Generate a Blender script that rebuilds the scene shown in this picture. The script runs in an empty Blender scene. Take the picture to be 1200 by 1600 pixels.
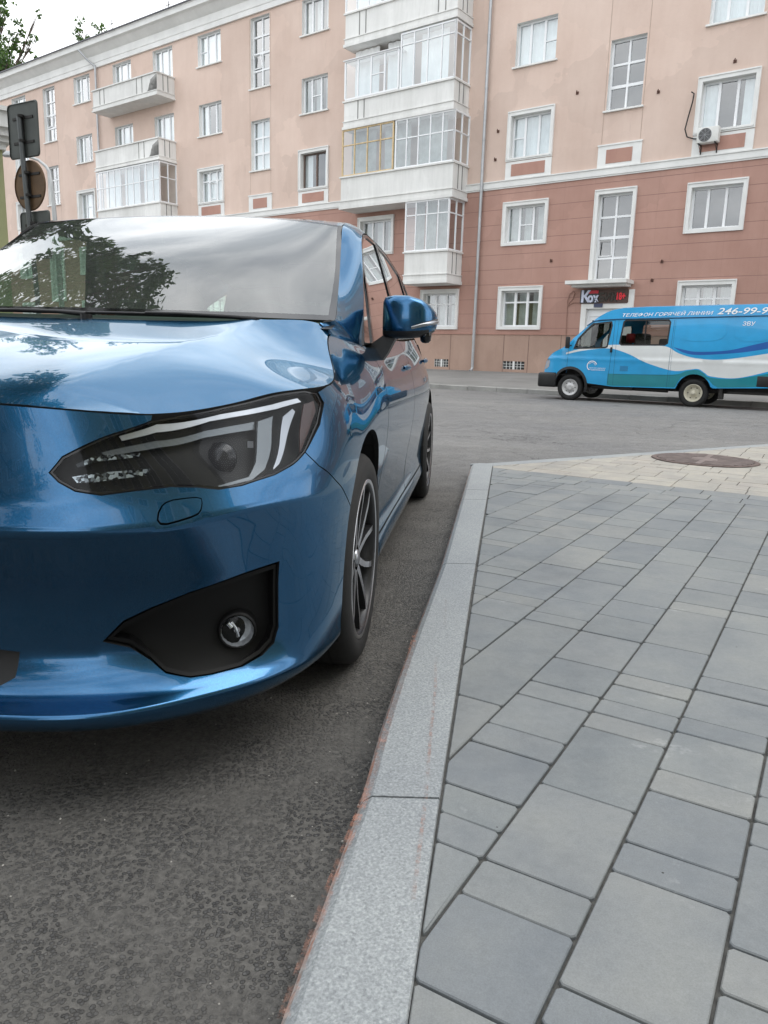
import bpy, bmesh, math, random
import numpy as np
from mathutils import Vector, Matrix
from mathutils.geometry import delaunay_2d_cdt

scene = bpy.context.scene
COL = scene.collection
R = math.radians

# ------------------------------------------------------------------ camera
CAM_H = 0.92
cam_d = bpy.data.cameras.new("camera")
cam = bpy.data.objects.new("camera", cam_d)
COL.objects.link(cam)
scene.camera = cam
cam_d.sensor_fit = 'VERTICAL'
cam_d.sensor_height = 36.0
cam_d.lens = 36.0 * 1185.0 / 1600.0
cam_d.clip_start = 0.05
cam_d.clip_end = 3000
_p, _r = R(11.65), R(1.66)
_f = Vector((0, math.cos(_p), -math.sin(_p)))
_u = Vector((0, math.sin(_p), math.cos(_p)))
_x = Vector((1, 0, 0))
_xr = math.cos(_r) * _x + math.sin(_r) * _u
_ur = -math.sin(_r) * _x + math.cos(_r) * _u
cam.matrix_world = Matrix(((_xr.x, _ur.x, -_f.x, 0), (_xr.y, _ur.y, -_f.y, 0),
                           (_xr.z, _ur.z, -_f.z, CAM_H), (0, 0, 0, 1)))

# ------------------------------------------------------------------ sky, sun, exposure
SUN_EL, SUN_AZ = R(62), R(80)      # azimuth measured clockwise from +Y
world = bpy.data.worlds.new("World")
scene.world = world
world.use_nodes = True
wt = world.node_tree
wt.nodes.clear()
wo = wt.nodes.new('ShaderNodeOutputWorld')
bg = wt.nodes.new('ShaderNodeBackground')
sky = wt.nodes.new('ShaderNodeTexSky')
sky.sky_type = 'NISHITA'
sky.sun_disc = False
sky.sun_elevation = SUN_EL
sky.sun_rotation = SUN_AZ
sky.air_density = 1.0
sky.dust_density = 2.0
tc = wt.nodes.new('ShaderNodeTexCoord')
mp = wt.nodes.new('ShaderNodeMapping')
mp.inputs['Scale'].default_value = (1.0, 1.0, 2.2)
mp.inputs['Location'].default_value = (0.3, 1.7, 0.2)
wt.links.new(tc.outputs['Generated'], mp.inputs['Vector'])
n1 = wt.nodes.new('ShaderNodeTexNoise')
n1.inputs['Scale'].default_value = 2.3
n1.inputs['Detail'].default_value = 7
n1.inputs['Roughness'].default_value = 0.55
wt.links.new(mp.outputs[0], n1.inputs['Vector'])
cr = wt.nodes.new('ShaderNodeValToRGB')            # how bright the cloud is
cr.color_ramp.elements[0].position = 0.36
cr.color_ramp.elements[0].color = (7.0, 7.5, 8.1, 1)
cr.color_ramp.elements[1].position = 0.64
cr.color_ramp.elements[1].color = (16, 16.2, 16.4, 1)
wt.links.new(n1.outputs['Fac'], cr.inputs['Fac'])
n2 = wt.nodes.new('ShaderNodeTexNoise')
n2.inputs['Scale'].default_value = 1.4
n2.inputs['Detail'].default_value = 5
wt.links.new(mp.outputs[0], n2.inputs['Vector'])
cv = wt.nodes.new('ShaderNodeMapRange')            # how much cloud covers the blue
cv.inputs['From Min'].default_value = 0.33
cv.inputs['From Max'].default_value = 0.47
cv.inputs['To Min'].default_value = 0.55
cv.inputs['To Max'].default_value = 1.0
wt.links.new(n2.outputs['Fac'], cv.inputs['Value'])
mx = wt.nodes.new('ShaderNodeMix')
mx.data_type = 'RGBA'
wt.links.new(cv.outputs[0], mx.inputs['Factor'])
wt.links.new(sky.outputs[0], mx.inputs['A'])
wt.links.new(cr.outputs[0], mx.inputs['B'])
wt.links.new(mx.outputs['Result'], bg.inputs['Color'])
bg.inputs['Strength'].default_value = 0.10
wt.links.new(bg.outputs[0], wo.inputs[0])

sun_d = bpy.data.lights.new("sun", 'SUN')
sun_d.energy = 0.7
sun_d.angle = R(35)
sun_d.color = (1.0, 0.96, 0.9)
sun = bpy.data.objects.new("sun", sun_d)
COL.objects.link(sun)
_d = Vector((math.sin(SUN_AZ) * math.cos(SUN_EL), math.cos(SUN_AZ) * math.cos(SUN_EL), math.sin(SUN_EL)))
sun.rotation_euler = (-_d).to_track_quat('-Z', 'Y').to_euler()

scene.view_settings.view_transform = 'Standard'
scene.view_settings.look = 'None'
scene.view_settings.exposure = 0.75
scene.view_settings.gamma = 1.0
scene.render.engine = 'CYCLES'
scene.render.resolution_x, scene.render.resolution_y = 768, 1024
scene.cycles.max_bounces = 8
scene.cycles.transparent_max_bounces = 24

# ------------------------------------------------------------------ materials
class NT:
    def __init__(s, name):
        s.m = bpy.data.materials.new(name); s.m.use_nodes = True
        s.t = s.m.node_tree; s.t.nodes.clear()
        s.out = s.t.nodes.new('ShaderNodeOutputMaterial')
    def n(s, typ, ins=None, **props):
        nd = s.t.nodes.new(typ)
        for k, v in props.items(): setattr(nd, k, v)
        for k, v in (ins or {}).items():
            if isinstance(v, bpy.types.NodeSocket): s.t.links.new(v, nd.inputs[k])
            else: nd.inputs[k].default_value = v
        return nd
    def link(s, a, b): s.t.links.new(a, b)
    def math(s, op, a, b=0.0, c=0.0):
        nd = s.n('ShaderNodeMath', operation=op)
        for i, v in enumerate((a, b, c)):
            if isinstance(v, bpy.types.NodeSocket): s.link(v, nd.inputs[i])
            elif i < len(nd.inputs): nd.inputs[i].default_value = v
        return nd.outputs[0]
    def mix(s, fac, a, b, blend='MIX'):
        nd = s.n('ShaderNodeMix', data_type='RGBA', blend_type=blend)
        for k, v in (('Factor', fac), ('A', a), ('B', b)):
            sk = [i for i in nd.inputs if i.name == k and (i.type == 'RGBA' or k == 'Factor' and i.type == 'VALUE')][0]
            if isinstance(v, bpy.types.NodeSocket): s.link(v, sk)
            else: sk.default_value = v
        return [o for o in nd.outputs if o.type == 'RGBA'][0]
    def coords(s, kind='Object'):
        return s.n('ShaderNodeTexCoord').outputs[kind]
    def noise(s, scale, detail=4, rough=0.5, vec=None, out='Fac'):
        nd = s.n('ShaderNodeTexNoise', {'Scale': scale, 'Detail': detail, 'Roughness': rough})
        s.link(vec or s.coords(), nd.inputs['Vector'])
        return nd.outputs[out]
    def ramp(s, fac, stops):
        nd = s.n('ShaderNodeValToRGB')
        e = nd.color_ramp.elements
        while len(e) < len(stops): e.new(0.5)
        for el, (p, c) in zip(e, stops):
            el.position = p
            el.color = c if len(c) == 4 else (*c, 1)
        s.link(fac, nd.inputs['Fac'])
        return nd.outputs['Color']
    def bump(s, h, strength=0.3, dist=0.01, normal=None):
        nd = s.n('ShaderNodeBump', {'Strength': strength, 'Distance': dist})
        s.link(h, nd.inputs['Height'])
        if normal: s.link(normal, nd.inputs['Normal'])
        return nd.outputs[0]
    def bsdf(s, **kw):
        nd = s.n('ShaderNodeBsdfPrincipled')
        for k, v in kw.items():
            k = k.replace('_', ' ')
            if isinstance(v, bpy.types.NodeSocket): s.link(v, nd.inputs[k])
            else: nd.inputs[k].default_value = v
        s.link(nd.outputs[0], s.out.inputs[0])
        return nd

def c4(c): return (*c, 1.0) if len(c) == 3 else c
def mat(name, col, rough=0.6, metallic=0.0, var=0.12, vscale=3.0, bump=0.0, bscale=60.0, coat=0.0, spec=0.5, bdist=0.004):
    t = NT(name)
    base = c4(col)
    if var:
        f = t.noise(vscale, 5, 0.6)
        lo = tuple(x * (1 - var) for x in col) + (1,)
        hi = tuple(min(1, x * (1 + var)) for x in col) + (1,)
        base = t.ramp(f, [(0.3, lo), (0.7, hi)])
    kw = dict(Base_Color=base, Roughness=rough, Metallic=metallic, Coat_Weight=coat, Coat_Roughness=0.03, Specular_IOR_Level=spec)
    if bump: kw['Normal'] = t.bump(t.noise(bscale, 6, 0.6), bump, bdist)
    t.bsdf(**kw)
    return t.m

M = {}
# car paint: metallic flake under clear coat
t = NT('blue_paint')
fl = t.n('ShaderNodeTexVoronoi', {'Scale': 900.0}); t.link(t.coords(), fl.inputs['Vector'])
fc = t.ramp(fl.outputs['Color'], [(0.0, (0.013, 0.078, 0.178)), (1.0, (0.028, 0.130, 0.270))])
dirt = t.noise(2.5, 6, 0.6)
t.bsdf(Base_Color=fc, Metallic=0.93, Roughness=t.math('MULTIPLY_ADD', dirt, 0.08, 0.19), Coat_Weight=1.0,
       Coat_Roughness=t.math('MULTIPLY_ADD', dirt, 0.02, 0.005), Specular_Tint=(0.45, 0.70, 0.86, 1), Coat_IOR=1.42)
M['paint'] = t.m
M['black_plastic'] = mat('black_plastic', (0.012, 0.012, 0.013), 0.45, var=0.2, bump=0.15, bscale=400)
M['gloss_black'] = mat('gloss_black', (0.006, 0.006, 0.007), 0.08, var=0)
M['dark_gap'] = mat('dark_gap', (0.004, 0.004, 0.004), 0.8, var=0)
M['chrome'] = mat('chrome', (0.75, 0.76, 0.78), 0.12, 1.0, var=0)
M['bright_trim'] = mat('bright_trim', (0.50, 0.51, 0.53), 0.32, 0.9, var=0.1, vscale=20)
M['satin'] = mat('satin', (0.34, 0.35, 0.37), 0.3, 1.0, var=0.05)
t = NT('ribbed_clear')
wv = t.n('ShaderNodeTexWave', {'Scale': 190.0}, bands_direction='X'); t.link(t.coords(), wv.inputs['Vector'])
t.bsdf(Base_Color=t.ramp(wv.outputs['Fac'], [(0.2, (0.05, 0.055, 0.06)), (0.8, (0.26, 0.28, 0.29))]), Roughness=0.2, Metallic=0.5)
M['ribbed'] = t.m
t = NT('crystal_lens')
vo = t.n('ShaderNodeTexVoronoi', {'Scale': 170.0}); t.link(t.coords(), vo.inputs[0])
t.bsdf(Base_Color=t.ramp(vo.outputs['Color'], [(0.45, (0.02, 0.022, 0.024)), (0.75, (0.45, 0.5, 0.52))]), Roughness=0.15, Metallic=0.7)
M['crystal'] = t.m
M['amber'] = mat('amber_reflector', (0.045, 0.016, 0.012), 0.3, var=0.3, vscale=60)
M['deep_black'] = mat('deep_black', (0.004, 0.004, 0.0042), 0.5, var=0.2, spec=0.25)
M['fog_refl'] = mat('lamp_reflector', (0.55, 0.56, 0.57), 0.28, 0.6, var=0.3, vscale=60)
M['lamp_eye'] = mat('lamp_eye', (0.006, 0.006, 0.007), 0.18, var=0, spec=0.3)
M['tyre'] = mat('tyre_rubber', (0.011, 0.011, 0.011), 0.75, var=0.25, vscale=20, bump=0.2, bscale=150)
M['rim_dark'] = mat('rim_dark', (0.03, 0.03, 0.032), 0.35, 0.4, var=0.1)
M['rim_face'] = mat('rim_machined', (0.62, 0.62, 0.64), 0.28, 1.0, var=0.08, vscale=12)
M['disc'] = mat('brake_disc', (0.25, 0.24, 0.23), 0.4, 0.9, var=0.2, vscale=30)
M['cloth'] = mat('seat_cloth', (0.02, 0.02, 0.022), 0.9, var=0.2, vscale=30)
M['headliner'] = mat('headliner', (0.33, 0.33, 0.31), 0.9, var=0.1)

def glass(name, tint, reflect=1.0, rough=0.0, ior=1.5, gloss_tint=(1, 1, 1)):
    t = NT(name)
    tr = t.n('ShaderNodeBsdfTransparent', {'Color': c4(tint)})
    gl = t.n('ShaderNodeBsdfGlossy', {'Color': c4(gloss_tint), 'Roughness': rough})
    fr = t.n('ShaderNodeFresnel', {'IOR': ior})
    k = t.math('MINIMUM', t.math('MULTIPLY', fr.outputs[0], reflect), 1.0)
    bf = t.n('ShaderNodeNewGeometry').outputs['Backfacing']
    k = t.math('MULTIPLY', k, t.math('SUBTRACT', 1.0, bf))
    ms = t.n('ShaderNodeMixShader')
    t.link(k, ms.inputs[0]); t.link(tr.outputs[0], ms.inputs[1]); t.link(gl.outputs[0], ms.inputs[2])
    t.link(ms.outputs[0], t.out.inputs[0])
    return t.m
M['windscreen'] = glass('windscreen_glass', (0.36, 0.50, 0.40), 1.6, ior=1.52)
_w = M['windscreen'].node_tree; _o = [n for n in _w.nodes if n.type == 'OUTPUT_MATERIAL'][0]; _s = _o.inputs[0].links[0].from_socket
_df = _w.nodes.new('ShaderNodeBsdfDiffuse'); _df.inputs[0].default_value = (0.45, 0.50, 0.46, 1); _mm = _w.nodes.new('ShaderNodeMixShader'); _mm.inputs[0].default_value = 0.055    # a faint grey-green diffuse film
_w.links.new(_s, _mm.inputs[1]); _w.links.new(_df.outputs[0], _mm.inputs[2]); _w.links.new(_mm.outputs[0], _o.inputs[0])
M['side_glass'] = glass('side_glass', (0.66, 0.74, 0.68), 1.9)
M['privacy_glass'] = glass('privacy_glass', (0.06, 0.065, 0.06), 1.9)
M['lens'] = glass('lamp_lens', (0.93, 0.95, 0.97), 0.38)
M['pane'] = glass('window_pane', (0.78, 0.84, 0.86), 5.0, ior=1.5)
M['van_glass'] = glass('van_glass', (0.40, 0.42, 0.40), 1.5)

# building
def stucco(name, c_hi, c_lo, course=None, joint=(0.26, 0.15, 0.125), streak=0.5):
    t = NT(name)
    co = t.coords()
    a = t.noise(0.35, 6, 0.65, co)
    mp_ = t.n('ShaderNodeMapping', {'Scale': (1.6, 1.6, 0.22)}); t.link(co, mp_.inputs[0])
    b = t.noise(1.4, 6, 0.7, mp_.outputs[0])
    f = t.math('ADD', t.math('MULTIPLY', a, 1 - streak), t.math('MULTIPLY', b, streak))
    col = t.ramp(f, [(0.32, c_lo), (0.62, c_hi)])
    h = t.noise(9, 8, 0.7, co)
    wb = t.n('ShaderNodeVectorMath', operation='MULTIPLY_ADD'); t.link(t.noise(0.9, 3, 0.6, co, 'Color'), wb.inputs[0]); wb.inputs[1].default_value = (1.6,) * 3; t.link(co, wb.inputs[2])
    vp = t.n('ShaderNodeTexVoronoi', {'Scale': 0.42}); t.link(wb.outputs[0], vp.inputs['Vector'])
    col = t.mix(0.8, col, t.ramp(vp.outputs['Color'], [(0.15, (0.93, 0.925, 0.92)), (0.85, (1.06, 1.055, 1.05))]), 'MULTIPLY')
    run = t.ramp(t.noise(2.6, 6, 0.75, mp_.outputs[0]), [(0.60, (1, 1, 1)), (0.78, (0.80, 0.79, 0.78))])
    col = t.mix(0.8, col, run, 'MULTIPLY')
    spots = t.noise(14, 3, 0.5, co)
    col = t.mix(t.ramp(spots, [(0.70, (0, 0, 0)), (0.78, (0.35, 0.35, 0.35))]), col, c4(tuple(x * 0.72 for x in c_lo)))
    if course:
        sp = t.n('ShaderNodeSeparateXYZ'); t.link(co, sp.inputs[0])
        zz = t.math('FRACT', t.math('DIVIDE', t.math('SUBTRACT', sp.outputs['Z'], course[1]), course[0]))
        g = t.math('LESS_THAN', zz, 0.035)
        g2 = t.math('LESS_THAN', t.math('FRACT', t.math('DIVIDE', sp.outputs['X'], 1.18)), 0.008)
        g3 = t.math('MAXIMUM', g, t.math('MULTIPLY', g2, 0.35))
        col = t.mix(g3, col, c4(joint))
        h = t.math('SUBTRACT', h, t.math('MULTIPLY', g, 1.5))
    t.bsdf(Base_Color=col, Roughness=0.9, Normal=t.bump(h, 0.35, 0.02))
    return t.m
M['wall_up'] = stucco('wall_peach', (0.67, 0.53, 0.455), (0.575, 0.435, 0.365), streak=0.3)
M['wall_low'] = stucco('wall_terracotta', (0.45, 0.275, 0.225), (0.37, 0.21, 0.168), (0.575, 0.42), streak=0.3)
M['plinth'] = stucco('wall_plinth', (0.46, 0.32, 0.255), (0.35, 0.235, 0.185), streak=0.3)
M['white_trim'] = mat('white_trim', (0.74, 0.74, 0.72), 0.75, var=0.08, vscale=1.2)
M['old_white'] = stucco('old_white', (0.78, 0.78, 0.76), (0.60, 0.60, 0.58), streak=0.6)
M['white_pvc'] = mat('white_pvc', (0.80, 0.81, 0.82), 0.4, var=0.03)
M['grey_metal'] = mat('grey_metal', (0.42, 0.43, 0.44), 0.45, 0.5, var=0.12)
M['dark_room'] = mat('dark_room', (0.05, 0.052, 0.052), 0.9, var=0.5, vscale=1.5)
M['curtain'] = mat('curtain_cloth', (0.80, 0.81, 0.80), 0.9, var=0.1, vscale=1.5)
M['curtain_dim'] = mat('curtain_dim', (0.34, 0.36, 0.34), 0.9, var=0.3, vscale=2.5)
M['wood'] = mat('varnished_wood', (0.60, 0.45, 0.25), 0.5, var=0.2, vscale=6)
M['brown_frame'] = mat('brown_frame', (0.13, 0.09, 0.075), 0.5, var=0.15)
M['roof_metal'] = mat('roof_metal', (0.16, 0.16, 0.18), 0.5, 0.3)
M['iron'] = mat('dark_iron', (0.03, 0.028, 0.027), 0.6, 0.3)
M['olive'] = stucco('wall_olive', (0.36, 0.37, 0.20), (0.27, 0.28, 0.15))
M['sign_back'] = mat('sign_back', (0.085, 0.095, 0.09), 0.55, 0.3, var=0.2, vscale=4)
M['sign_rust'] = mat('sign_back_rusty', (0.14, 0.085, 0.045), 0.6, 0.3, var=0.35, vscale=5)


# ------------------------------------------------------------------ smooth curves and the car's side surface
def pchip(x, y, xi):
    x=np.asarray(x,float); y=np.asarray(y,float); xi=np.asarray(xi,float)
    h=np.diff(x); dl=(y[1:]-y[:-1])/h.reshape((-1,)+(1,)*(y.ndim-1))
    m=np.zeros_like(y)
    for k in range(1,len(x)-1):
        w1=2*h[k]+h[k-1]; w2=h[k]+2*h[k-1]; a=dl[k-1]; b=dl[k]
        ok=(a*b)>0
        m[k]=np.where(ok,(w1+w2)/(w1/np.where(ok,a,1)+w2/np.where(ok,b,1)),0)
    m[0]=dl[0]; m[-1]=dl[-1]
    i=np.clip(np.searchsorted(x,xi)-1,0,len(x)-2)
    t=(xi-x[i])/h[i]; H=h[i]
    sh=t.shape+(1,)*(y.ndim-1); t=t.reshape(sh); H=H.reshape(sh)
    return (1+2*t)*(1-t)**2*y[i]+t*(1-t)**2*H*m[i]+t*t*(3-2*t)*y[i+1]+t*t*(t-1)*H*m[i+1]
def nspline(x,y,xi):
    # natural cubic spline, vector valued
    x=np.asarray(x,float); y=np.asarray(y,float); xi=np.asarray(xi,float)
    n=len(x); h=np.diff(x); A=np.eye(n); R=np.zeros((n,)+y.shape[1:])
    for k in range(1,n-1):
        A[k,k-1]=h[k-1]; A[k,k]=2*(h[k-1]+h[k]); A[k,k+1]=h[k]
        R[k]=6*((y[k+1]-y[k])/h[k]-(y[k]-y[k-1])/h[k-1])
    M=np.linalg.solve(A,R.reshape(n,-1)).reshape(R.shape)
    i=np.clip(np.searchsorted(x,xi)-1,0,n-2)
    H=h[i]; a=(x[i+1]-xi)/H; b=(xi-x[i])/H
    sh=a.shape+(1,)*(y.ndim-1); a=a.reshape(sh); b=b.reshape(sh); H=H.reshape(sh)
    return a*y[i]+b*y[i+1]+((a**3-a)*M[i]+(b**3-b)*M[i+1])*H*H/6
BU=[-1.8,-1.5,-1.196,-.991,-.816,-.653,-.505,-.36,-.1,.3,.8,1.5,2.2,2.7,3.1,3.4]
BP=[(-.3,-.885),(0,-.90),(.3,-.885),(.5,-.84),(.65,-.75),(.76,-.63),(.83,-.50),(.868,-.36),(.885,-.1),(.887,.3),(.887,.8),(.887,1.5),(.887,2.2),(.875,2.7),(.84,3.1),(.78,3.4)]
SU=[-1.5,-1.2,-1.0,-.82,-.65,-.57,-.5,-.36,-.1,.25,.45,.8,1.5,2.2,2.7,3.1,3.4]
SD=[
[.05,.0,-.015,.05,.085,.075,.038,0,.032,.045,.052,.058],
[.05,.0,-.015,.05,.085,.075,.038,0,.032,.045,.052,.058],
[.05,.0,-.015,.045,.085,.073,.036,0,.032,.046,.058,.068],
[.05,.012,.004,.035,.078,.067,.034,.0,.032,.052,.075,.094],
[.05,.015,.004,.026,.056,.05,.030,.002,.028,.056,.086,.110],
[.05,.016,.004,.014,.026,.026,.018,.003,.020,.048,.083,.110],
[.05,.016,.004,.003,.001,.0,.0,.0,.012,.038,.073,.10],
[.06,.018,.003,.0,-.006,-.008,-.006,-.004,.003,.015,.035,.06],
[.06,.025,.008,.004,.000,-.002,-.002,-.002,.0,.012,.04,.082],
[.08,.04,.02,.025,.035,.03,.015,.004,.0,.012,.06,.150],
[.08,.04,.018,.022,.04,.032,.015,.003,.0,.01,.04,.092],
[.08,.04,.018,.022,.04,.032,.015,.003,.0,.01,.04,.088],
[.08,.04,.018,.022,.04,.032,.015,.003,.0,.01,.04,.085],
[.08,.04,.018,.022,.035,.028,.013,.003,.0,.01,.04,.09],
[.08,.04,.018,.022,.03,.02,.01,.003,.0,.012,.05,.11],
[.08,.04,.018,.022,.03,.02,.01,.003,.0,.02,.06,.14],
[.08,.04,.018,.022,.03,.02,.01,.003,.0,.02,.06,.14]]
ZF=[.155,.185,.213,.238,.31,.41,.50,.572,.64,.70,.76]
ZC=[.155,.185,.213,.238,.31,.41,.51,.60,.648,.695]
ZS=[.155,.185,.225,.26,.33,.44,.55,.64,.72,.80]
SZ=[ZF+[.815],ZF+[.812],ZF+[.80],[.155,.185,.213,.238,.31,.41,.50,.582,.644,.695]+[.745,.793],ZC+[.755,.808],ZC+[.76,.818],ZC+[.765,.829],[.155,.185,.215,.245,.31,.42,.52,.60,.66,.72,.785,.839],
[.155,.185,.225,.26,.33,.44,.53,.61,.68,.75,.825,.878],ZS+[.90,.985],ZS+[.885,.952],ZS+[.89,.97],ZS+[.90,.99],ZS+[.905,1.01],ZS+[.905,1.02],ZS+[.89,1.02],ZS+[.89,1.02]]
_ug=np.arange(-1.5,3.4001,.02)
_DZ=nspline(SU,np.stack([np.array(SD),np.array(SZ)],-1),_ug)   # (nu,12,2)
def S(u,v):
    u=np.atleast_1d(np.asarray(u,float)); v=np.atleast_1d(np.asarray(v,float))
    # fine table once
    global _T,_vg
    if '_T' not in globals():
        _vg=np.arange(0,11.0001,.05)
        _q=np.swapaxes(_DZ,0,1); _T=np.where((_vg<=7)[:,None,None],pchip(np.arange(8),_q[:8],np.minimum(_vg,7)),pchip(np.arange(7,12),_q[7:],np.maximum(_vg,7)))   # (nv,nu,2), a crease runs along v = 7
    fu=np.clip((u+1.5)/.02,0,len(_ug)-1.001); fv=np.clip(v/.05,0,len(_vg)-1.001)
    def cub(a0,a1,a2,a3,t): return a1+.5*t*(a2-a0+t*(2*a0-5*a1+4*a2-a3+t*(3*(a1-a2)+a3-a0)))
    iu=fu.astype(int); tu=(fu-iu)[...,None]; iv=fv.astype(int); tv=(fv-iv)[...,None]
    U=[np.clip(iu+k,0,len(_ug)-1) for k in(-1,0,1,2)]; Vv=[np.clip(iv+k,0,len(_vg)-1) for k in(-1,0,1,2)]
    Vv=[np.where((v<7),np.minimum(a,140),np.maximum(a,140)) for a in Vv]
    rows=[cub(*[_T[a,b] for b in U],tu) for a in Vv]
    dz=cub(*rows,tv)
    b=nspline(BU,BP,u); e=1e-3; t=(nspline(BU,BP,u+e)-nspline(BU,BP,u-e)); t/=np.linalg.norm(t,axis=-1,keepdims=True)
    n=np.stack([t[...,1],-t[...,0]],-1)  # outward normal of plan curve
    d=dz[...,0]
    return np.stack([b[...,0]-d*n[...,0], b[...,1]-d*n[...,1], dz[...,1]],-1)


# ------------------------------------------------------------------ mesh helpers
def tag(o, label=None, cat=None, group=None, kind=None):
    if label: o['label'] = label
    if cat: o['category'] = cat
    if group: o['group'] = group
    if kind: o['kind'] = kind
    return o

def empty(name, loc=(0, 0, 0), rz=0.0, **kw):
    o = bpy.data.objects.new(name, None); COL.objects.link(o)
    o.location = loc; o.rotation_euler = (0, 0, rz); o.empty_display_size = 0.2
    return tag(o, **kw)

class MB:
    """collects faces, then links them as one mesh object"""
    def __init__(s): s.v = []; s.f = []; s.m = []; s.sm = []
    def add(s, vs, fs, mi=0, smooth=False):
        b = len(s.v); s.v += [tuple(v) for v in vs]
        for f in fs: s.f.append([b + i for i in f]); s.m.append(mi); s.sm.append(smooth)
        return s
    def box(s, x0, x1, y0, y1, z0, z1, mi=0):
        if x0 > x1: x0, x1 = x1, x0
        if y0 > y1: y0, y1 = y1, y0
        if z0 > z1: z0, z1 = z1, z0
        return s.add([(x0, y0, z0), (x1, y0, z0), (x1, y1, z0), (x0, y1, z0), (x0, y0, z1), (x1, y0, z1), (x1, y1, z1), (x0, y1, z1)],
                     [(0, 3, 2, 1), (4, 5, 6, 7), (0, 1, 5, 4), (1, 2, 6, 5), (2, 3, 7, 6), (3, 0, 4, 7)], mi)
    def bbox(s, x0, x1, y0, y1, z0, z1, c=0.01, mi=0):
        """box with chamfered vertical and horizontal edges"""
        bm = bmesh.new(); bmesh.ops.create_cube(bm, size=1)
        for v in bm.verts: v.co = Vector(((x0 + x1) / 2 + v.co.x * (x1 - x0), (y0 + y1) / 2 + v.co.y * (y1 - y0), (z0 + z1) / 2 + v.co.z * (z1 - z0)))
        bmesh.ops.bevel(bm, geom=bm.edges[:], offset=c, segments=2, affect='EDGES', profile=0.5)
        bm.verts.index_update()
        s.add([v.co.copy() for v in bm.verts], [[v.index for v in f.verts] for f in bm.faces], mi, True); bm.free(); return s
    def tube(s, pts, r, n=10, mi=0, cap=True, smooth=True):
        pts = [Vector(p) for p in pts]; rs = r if isinstance(r, (list, tuple)) else [r] * len(pts)
        vs = []; prev = None
        for i, p in enumerate(pts):
            t = (pts[min(i + 1, len(pts) - 1)] - pts[max(i - 1, 0)]).normalized()
            if prev is None: a = t.orthogonal().normalized()
            else: a = (prev - t * prev.dot(t)).normalized()
            prev = a; b = t.cross(a)
            for k in range(n):
                an = 2 * math.pi * k / n; vs.append(p + rs[i] * (math.cos(an) * a + math.sin(an) * b))
        fs = [(i * n + k, i * n + (k + 1) % n, (i + 1) * n + (k + 1) % n, (i + 1) * n + k) for i in range(len(pts) - 1) for k in range(n)]
        s.add(vs, fs, mi, smooth)
        if cap: s.add(vs[:n], [list(range(n))[::-1]], mi); s.add(vs[-n:], [list(range(n))], mi)
        return s
    def lathe(s, prof, n=32, axis='z', c=(0, 0, 0), mi=0, smooth=True, closed=False):
        vs = []
        for r_, h in prof:
            for k in range(n):
                an = 2 * math.pi * k / n; a, b = r_ * math.cos(an), r_ * math.sin(an)
                p = {'z': (a, b, h), 'x': (h, a, b), 'y': (b, h, a)}[axis]
                vs.append((p[0] + c[0], p[1] + c[1], p[2] + c[2]))
        fs = [(i * n + k, i * n + (k + 1) % n, (i + 1) * n + (k + 1) % n, (i + 1) * n + k) for i in range(len(prof) - 1) for k in range(n)]
        return s.add(vs, fs, mi, smooth)
    def prism(s, poly, y0, y1, mi=0, plane='xz'):
        n = len(poly)
        def P3(p, y): return (p[0], y, p[1]) if plane == 'xz' else ((p[0], p[1], y) if plane == 'xy' else (y, p[0], p[1]))
        vs = [P3(p, y0) for p in poly] + [P3(p, y1) for p in poly]
        return s.add(vs, [list(range(n)), list(range(2 * n - 1, n - 1, -1))] + [(i, i + n, (i + 1) % n + n, (i + 1) % n) for i in range(n)], mi)
    def build(s, name, mats, parent=None, recalc=True, **kw):
        me = bpy.data.meshes.new(name); me.from_pydata([tuple(v) for v in s.v], [], s.f)
        for m_ in (mats if isinstance(mats, (list, tuple)) else [mats]): me.materials.append(m_)
        me.polygons.foreach_set('material_index', s.m); me.polygons.foreach_set('use_smooth', s.sm)
        me.validate(); me.update()
        if recalc: bm = bmesh.new(); bm.from_mesh(me); bmesh.ops.recalc_face_normals(bm, faces=bm.faces); bm.to_mesh(me); bm.free()
        o = bpy.data.objects.new(name, me); COL.objects.link(o); o.parent = parent
        return tag(o, **kw)

def pip(poly, P):
    poly = np.asarray(poly); x, y = P[:, 0], P[:, 1]; c = np.zeros(len(P), bool); j = len(poly) - 1
    for i in range(len(poly)):
        xi, yi = poly[i]; xj, yj = poly[j]
        c ^= ((yi > y) != (yj > y)) & (x < (xj - xi) * (y - yi) / (yj - yi + 1e-15) + xi); j = i
    return c
def dens(poly, h, closed=True):
    out = []; n = len(poly)
    for i in range(n if closed else n - 1):
        a = np.array(poly[i], float); b = np.array(poly[(i + 1) % n], float)
        k = max(1, int(math.ceil(np.linalg.norm(b - a) / h)))
        for q in range(k): out.append(a + (b - a) * q / k)
    if not closed: out.append(np.array(poly[-1], float))
    return np.array(out)
def chaikin(poly, it=1, keep=()):
    P = [np.array(p, float) for p in poly]
    for _ in range(it):
        Q = []
        for i in range(len(P)):
            a, b = P[i], P[(i + 1) % len(P)]; Q += [a * .78 + b * .22, a * .22 + b * .78]
        P = Q
    return P
def area(p):
    p = np.asarray(p); return 0.5 * np.sum(p[:, 0] * np.roll(p[:, 1], -1) - np.roll(p[:, 0], -1) * p[:, 1])
def inset(poly, g):
    p = np.asarray(poly, float); s_ = 1 if area(p) > 0 else -1
    e = np.roll(p, -1, 0) - p; e /= (np.linalg.norm(e, axis=1, keepdims=True) + 1e-12)
    nn = np.stack([-e[:, 1], e[:, 0]], 1) * s_
    m = nn + np.roll(nn, 1, 0)
    return p + m * g * 2 / np.maximum((m * m).sum(1, keepdims=True), 0.6)


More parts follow.
